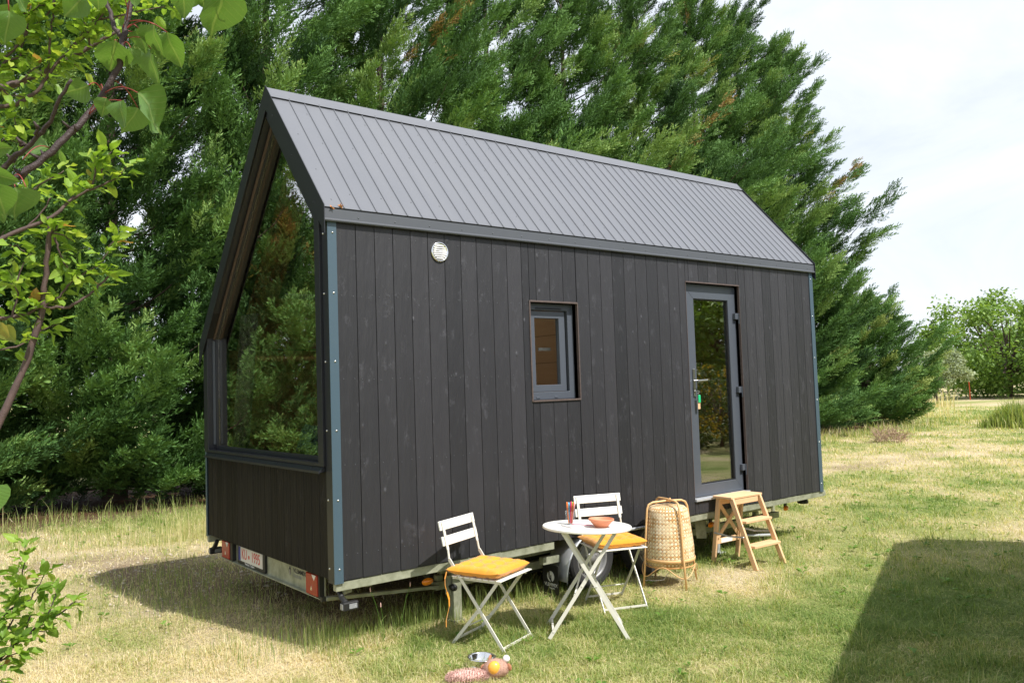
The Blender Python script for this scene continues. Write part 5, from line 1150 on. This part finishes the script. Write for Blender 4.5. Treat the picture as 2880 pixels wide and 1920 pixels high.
LV = [(1150, 405, 1030, 705, 1.78, .84), (1310, 480, 1375, 705, 1.8, .6), (1545, 245, 1556, 610, 1.8, .4), (1675, 325, 1800, 705, 1.82, .62), (1520, 500, 1562, 890, 1.86, .42), (888, 855, 580, 945, 1.76, .85), (1380, 930, 1600, 1280, 1.70, .85), (1215, 1010, 1278, 1315, 1.68, .75), (1065, 982, 1022, 1188, 1.7, .85), (1380, 1080, 1260, 1370, 1.84, .7), (1000, 880, 950, 1060, 1.8, .6),
      (90, 110, 130, 490, 1.45, .78), (120, -110, 290, 110, 1.5, .8), (850, -40, 640, 185, 1.7, .75), (980, -110, 965, 115, 1.72, .8), (1330, -80, 1430, 125, 1.75, .6), (1850, -160, 1830, 205, 1.6, .55), (2230, -110, 2115, 375, 1.62, .62), (2000, -180, 2010, 85, 1.66, .6), (1190, 190, 1245, 285, 1.8, .8), (1400, 300, 1440, 560, 1.84, .55), (1560, 470, 1610, 600, 1.83, .7), (-60, 60, 20, 320, 1.5, .7), (1720, -150, 1760, 60, 1.7, .6), (2110, -190, 2130, 60, 1.68, .7), (600, -150, 500, 20, 1.7, .7), (1500, -120, 1560, 60, 1.8, .6), (1180, -120, 1160, 80, 1.82, .7), (1960, -140, 1900, 120, 1.7, .7)]
LV2 = [(-90, 300, 92, 320, 1.62, .75), (-60, 480, 165, 580, 1.55, .85), (110, 590, 95, 835, 1.56, .5), (190, 590, 140, 812, 1.6, .55), (30, 620, 95, 825, 1.6, .7), (360, 300, 150, 310, 1.76, .6), (-40, 560, -20, 800, 1.5, .7), (10, 720, 5, 860, 1.58, .6)]
PP = []; DD = []; UU = []; SS = []; TT = []; pt = MB(); r0 = np.random.default_rng(4)
def add_leaf(b, t, wide):
    d = t - b; d2 = d + c_f * random.gauss(0, 0.25) * d.length; view = (CAM - b).normalized()
    up = view * wide + d.normalized().cross(view) * (1 - wide) * random.choice((-1, 1)) * 1.4
    PP.append(b + sh_); DD.append(d2); UU.append(up + Vector((random.gauss(0, .3), random.gauss(0, .3), random.gauss(0, .3)))); SS.append(d2.length); TT.append(min(0.9, max(0, random.gauss(0.45, 0.2))))
def stalk_to(b, far, n=6):
    p = [b.lerp(far, i / n) + Vector((0, 0, 0.012 * math.sin(math.pi * i / n))) for i in range(n + 1)]; pt.tube([q + sh_ for q in p], 0.0009, 5)
anchors = [main[i] for i in range(2, 11)] + l2[2:6]
allm = [a.lerp(b, t) for a, b in zip(main[3:-1], main[4:]) for t in (0, .33, .66)]
for (x0, y0, x1, y1, d, wd_) in LV:
    b = Z(x0, y0, d); add_leaf(b, Z(x1, y1, d + 0.01), wd_); a = min(allm, key=lambda p: (p - b).length)
    if (a - b).length < 0.13: stalk_to(b, a)
    else: stalk_to(b, b + Vector((random.gauss(0, .02), random.gauss(0, .02), 0.05)))
for (x0, y0, x1, y1, d, wd_) in LV2:
    b = Z2(x0, y0, d); add_leaf(b, Z2(x1, y1, d), wd_); stalk_to(b, b + (l2[1] - b) * min(1, 0.06 / max(0.01, (l2[1] - b).length)))
for (u0, v0, u1, v1, d, t) in ((0, 905, 18, 955, 1.6, 1.0), (8, 915, 42, 965, 1.62, 0.97), (-20, 1365, 8, 1438, 1.5, 0.5)):
    add_leaf(pix(u0, v0, d), pix(u1, v1, d), 0.7); TT[-1] = t
A = lambda q: np.array([list(v) for v in q])
V, F, TI = place(leaf_tpl('apricot'), A(PP), A(DD), A(UU), np.array(SS), np.array(TT))
fo_ = np_mesh('foliage', V, [F], M['apricot'], ap, {'tint': TI, 'lu': np.tile(leaf_tpl('apricot')[0][:, 0], len(PP)), 'lv': np.tile(leaf_tpl('apricot')[0][:, 1], len(PP))}, smooth=True); pieces(pt, 'leaf_stalk', M['petiole'], ap, smooth=True)
# plum trees: branches given as polylines, leaves in alternate whorls along them
def leafy(root, name_limbs, polys, mat, kind, spacing, size, lw=0.6, barkmat='greytwig'):
    lm = MB(); PP = []; DD = []; UU = []; SS = []; TT = []; off = -Vector(root.location)
    for (path, ra, rb, s0) in polys:
        pts = limb(lm, [Vector(p) + off for p in path], ra, rb, 6, 0.002); L_ = 0; nxt = 0
        tot = sum((pts[i + 1] - pts[i]).length for i in range(len(pts) - 1))
        for i in range(len(pts) - 1):
            sg_ = pts[i + 1] - pts[i]
            while nxt < L_ + sg_.length:
                p = pts[i] + sg_ * ((nxt - L_) / sg_.length); nxt += spacing * random.uniform(0.6, 1.4)
                if (nxt / tot) < s0: continue
                for _ in range(random.choice((2, 3, 4))):
                    d = (sg_.normalized() * 0.5 + Vector((random.gauss(0, .8), random.gauss(0, .8), random.gauss(0.15, .5)))).normalized(); b = p + d * size * random.uniform(0.15, 0.8)
                    PP.append(b); DD.append(d); UU.append(Vector((0, 0, 1)) + Vector((random.gauss(0, .45), random.gauss(0, .45), random.gauss(0, .3)))); SS.append(size * random.uniform(0.65, 1.25)); TT.append(min(1.0, max(0, random.gauss(0.5, 0.22))))
            L_ += sg_.length
    lm.build(name_limbs, M[barkmat], root, smooth=True)
    V, F, TI = place(leaf_tpl(kind), A(PP), A(DD), A(UU), np.array(SS), np.array(TT)); np_mesh('foliage', V, [F], M[mat], root, {'tint': TI, 'lu': np.tile(leaf_tpl(kind)[0][:, 0], len(PP)), 'lv': np.tile(leaf_tpl(kind)[0][:, 1], len(PP))}, smooth=True)
pb = pix(-160, 1900, 3.35); pb.z = 0
pr = tag(empty('plum_tree', (pb.x, pb.y, 0)), 'slender plum tree with small bright green leaves at the left edge', 'tree')
D0 = 3.2
def twigs(a, n, spread, ln, d0=0.0):
    r = []
    for i in range(n):
        q = a + Vector((random.gauss(0, spread), random.gauss(0, spread), random.gauss(0, spread))); t = q + Vector((random.gauss(0, 1), random.gauss(0, 1), random.gauss(0.3, 0.8))).normalized() * ln * random.uniform(0.6, 1.3)
        r.append(([tuple(a.lerp(q, 0.3)), tuple(q), tuple(t)], 0.0035, 0.0012, d0))
    return r
polys = [([Vector((pb.x, pb.y, 0)), Vector((pb.x, pb.y, 0.5)), pix(-60, 1290, D0), pix(0, 1182, D0), pix(78, 1010, D0), pix(122, 863, D0), Z2(330, 1300, D0), Z2(350, 1000, D0), Z2(386, 830, D0)], 0.015, 0.0075, 0.97),
         ([Z2(-500, 1120, D0), Z2(0, 980, D0), Z2(110, 925, D0), Z2(300, 850, D0), Z2(450, 760, D0), Z2(545, 660, D0 + .03)], 0.009, 0.005, 0.9),
         ([Z2(545, 680, D0), Z2(680, 600, D0), Z2(840, 540, D0), Z2(930, 440, D0)], 0.005, 0.0015, 0.1), ([Z2(680, 600, D0), Z2(700, 480, D0), Z2(690, 330, D0)], 0.004, 0.0015, 0.15), ([Z2(760, 540, D0), Z2(740, 420, D0), Z2(820, 330, D0)], 0.003, 0.001, 0.1),
         ([Z2(-300, 1620, D0), Z2(0, 1560, D0), Z2(200, 1520, D0), Z2(330, 1460, D0), Z2(440, 1390, D0), Z2(510, 1300, D0), Z2(640, 1210, D0)], 0.008, 0.0022, 0.25),
         ([Z2(340, 1475, D0), Z2(500, 1470, D0), Z2(650, 1390, D0), Z2(750, 1290, D0), Z2(835, 1205, D0)], 0.006, 0.003, 0.75), ([Z2(400, 960, D0), Z2(440, 1070, D0), Z2(520, 1220, D0), Z2(600, 1290, D0)], 0.004, 0.0012, 0.2),
         ([Z2(640, 1210, D0), Z2(740, 1150, D0), Z2(830, 990, D0), Z2(870, 900, D0)], 0.0028, 0.001, 0.1), ([Z2(0, 700, D0 + .1), Z2(220, 640, D0 + .1), Z2(330, 550, D0 + .1), Z2(470, 470, D0 + .1)], 0.005, 0.0015, 0.2),
         ([Z2(-100, 1350, D0), Z2(120, 1300, D0), Z2(180, 1150, D0), Z2(230, 1080, D0)], 0.004, 0.001, 0.1), ([Z2(90, 1560, D0), Z2(130, 1370, D0), Z2(60, 1200, D0)], 0.004, 0.001, 0.1), ([Z2(0, 1000, D0), Z2(120, 1020, D0), Z2(190, 1080, D0)], 0.003, 0.001, 0.1),
         ([Z2(386, 920, D0), Z2(420, 890, D0), Z2(470, 900, D0)], 0.003, 0.001, 0.1), ([Z2(386, 930, D0), Z2(470, 950, D0), Z2(540, 990, D0)], 0.003, 0.001, 0.1), ([Z2(180, 900, D0), Z2(350, 720, D0), Z2(375, 670, D0)], 0.003, 0.002, 0.97),
         ([Z2(-100, 1800, D0), Z2(120, 1760, D0), Z2(300, 1640, D0), Z2(430, 1600, D0)], 0.004, 0.001, 0.15)]
# the older limbs high at the left carry most of the small leaves
D1 = 3.7
polys += [([Z(-500, 1300, D1), Z(0, 1070, D1), Z(150, 1050, D1), Z(350, 940, D1), Z(470, 790, D1), Z(570, 630, D1), Z(800, 420, D1), Z(1000, 200, D1), Z(1150, -50, D1)], 0.009, 0.003, 0.45),
          ([Z(-400, 1000, D1 + .2), Z(0, 880, D1 + .2), Z(200, 830, D1 + .2), Z(600, 640, D1 + .2), Z(900, 470, D1 + .2), Z(1200, 300, D1 + .2)], 0.018, 0.006, 0.35),
          ([Z(-300, 700, D1), Z(100, 560, D1), Z(300, 300, D1), Z(520, 100, D1), Z(560, -100, D1)], 0.006, 0.002, 0.2), ([Z(-200, 900, D1), Z(60, 620, D1), Z(200, 560, D1), Z(260, 300, D1), Z(310, 60, D1)], 0.006, 0.002, 0.15),
          ([Z(480, 700, D1), Z(500, 400, D1), Z(520, 180, D1), Z(560, -60, D1)], 0.005, 0.002, 0.1), ([Z(-100, 1300, D1), Z(60, 1200, D1), Z(150, 1150, D1), Z(170, 1350, D1)], 0.004, 0.001, 0.1),
          ([Z(-200, 350, D1), Z(150, 200, D1), Z(400, 60, D1), Z(700, 60, D1)], 0.005, 0.001, 0.1), ([Z(700, 480, D1), Z(880, 300, D1), Z(1000, 120, D1), Z(1100, 60, D1)], 0.004, 0.001, 0.1), ([Z(900, 470, D1), Z(860, 260, D1), Z(800, 60, D1)], 0.004, 0.001, 0.1),
          ([Z(1000, 200, D1), Z(1350, 120, D1), Z(1650, 60, D1), Z(1800, 100, D1)], 0.004, 0.001, 0.2), ([Z(200, 830, D1), Z(330, 700, D1), Z(420, 640, D1)], 0.004, 0.001, 0.1), ([Z(0, 880, D1), Z(100, 960, D1), Z(330, 980, D1)], 0.004, 0.001, 0.1), ([Z(570, 640, D1), Z(700, 620, D1), Z(800, 680, D1)], 0.003, 0.001, 0.1), ([Z(-100, 1450, D1), Z(50, 1400, D1), Z(200, 1430, D1)], 0.003, 0.001, 0.1)]
leafy(pr, 'limbs', [([Vector(p) for p in q[0]], *q[1:]) for q in polys], 'plum', 'plum', 0.019, 0.050, barkmat='plumbark')
sb = pix(-420, 2050, 3.6); sb.z = 0
ss = tag(empty('plum_sapling', (sb.x, sb.y, 0)), 'small leafy plum sapling reaching in at the lower left corner', 'sapling')
Q = lambda x, y, d=3.45: pix(x * 0.29985, 1450 + y * 0.29985, d)
polys = [([Vector(sb), Q(-500, 1650), Q(0, 1330), Q(100, 1230), Q(250, 1110), Q(420, 990), Q(560, 920), Q(710, 800)], 0.010, 0.002, 0.42), ([Q(420, 990), Q(480, 860), Q(540, 680)], 0.004, 0.0012, 0.1), ([Q(-300, 1150), Q(0, 980), Q(120, 860), Q(280, 780), Q(340, 680), Q(430, 520)], 0.006, 0.0012, 0.3),
         ([Q(120, 880), Q(180, 740), Q(205, 600), Q(230, 400), Q(240, 270)], 0.004, 0.001, 0.1), ([Q(0, 1200), Q(130, 960), Q(140, 860)], 0.004, 0.001, 0.1), ([Q(0, 1360), Q(80, 1310), Q(230, 1280)], 0.004, 0.001, 0.1), ([Q(-200, 1500), Q(20, 1400), Q(60, 1450)], 0.004, 0.001, 0.1), ([Q(100, 1230), Q(100, 1130), Q(20, 1050)], 0.004, 0.001, 0.1), ([Q(250, 1110), Q(380, 1080), Q(480, 1070)], 0.003, 0.001, 0.1), ([Q(-60, 1560), Q(0, 1540), Q(40, 1580)], 0.003, 0.001, 0.1), ([Q(250, 1060), Q(290, 930)], 0.004, 0.002, 0.97)]
leafy(ss, 'limbs', polys, 'plum', 'plum', 0.020, 0.050, barkmat='darkbark')

# ------------------------------------------------------------------ unseen shed, added to cast the shadow on the lawn at the right
h_ = 2.6; C0 = Vector((5.95 + 0.175 * h_, -0.68 - 0.72 * h_, 0)); e1 = Vector((-0.925, -0.38, 0)).normalized(); e2 = Vector((0.52, -0.854, 0)).normalized()
shed = tag(empty('added_shed', C0), 'boarded flat roofed shed, unseen, added right of the view to shade the lawn', 'shed')
lw_, dw = 5.6, 2.0
def SP(a, b, z): return tuple(e1 * a + e2 * b + Vector((0, 0, z)))
e = MB()
for (a0, b0, a1, b1, n) in ((0, 0, lw_, 0, 40), (lw_, 0, lw_, dw, 14), (lw_, dw, 0, dw, 40), (0, dw, 0, 0, 14)):
    for i in range(n):
        e.a = random.random(); t0, t1 = (i + 0.03) / n, (i + 0.97) / n
        p, q = Vector(SP(a0 + (a1 - a0) * t0, b0 + (b1 - b0) * t0, 0)), Vector(SP(a0 + (a1 - a0) * t1, b0 + (b1 - b0) * t1, 0))
        e.bar((p + q) / 2 + Vector((0, 0, 0.02)), (p + q) / 2 + Vector((0, 0, h_ - 0.12)), (q - p).length, 0.02, (q - p))
e.build('wall', M['shed'], shed, attr='plank')
e = MB(); e.prism([SP(a, b, 0)[:2] for a, b in ((0.04, 0.02), (lw_ - 0.02, 0.02), (lw_ - 0.02, dw - 0.02), (0.04, dw - 0.02))], 0.01, h_ - 0.13, 'z'); e.build('wall_core', M['stain_back'], shed)
rp = [SP(a, b, 0)[:2] for a, b in ((0.28, -0.06), (lw_, -0.06), (lw_, dw), (-0.06, dw), (-0.06, 0.22))]
e = MB(); e.prism(rp, h_ - 0.12, h_, 'z'); e.build('roof', M['gableframe'], shed, bevel=0.01)
bpy.context.view_layer.update()
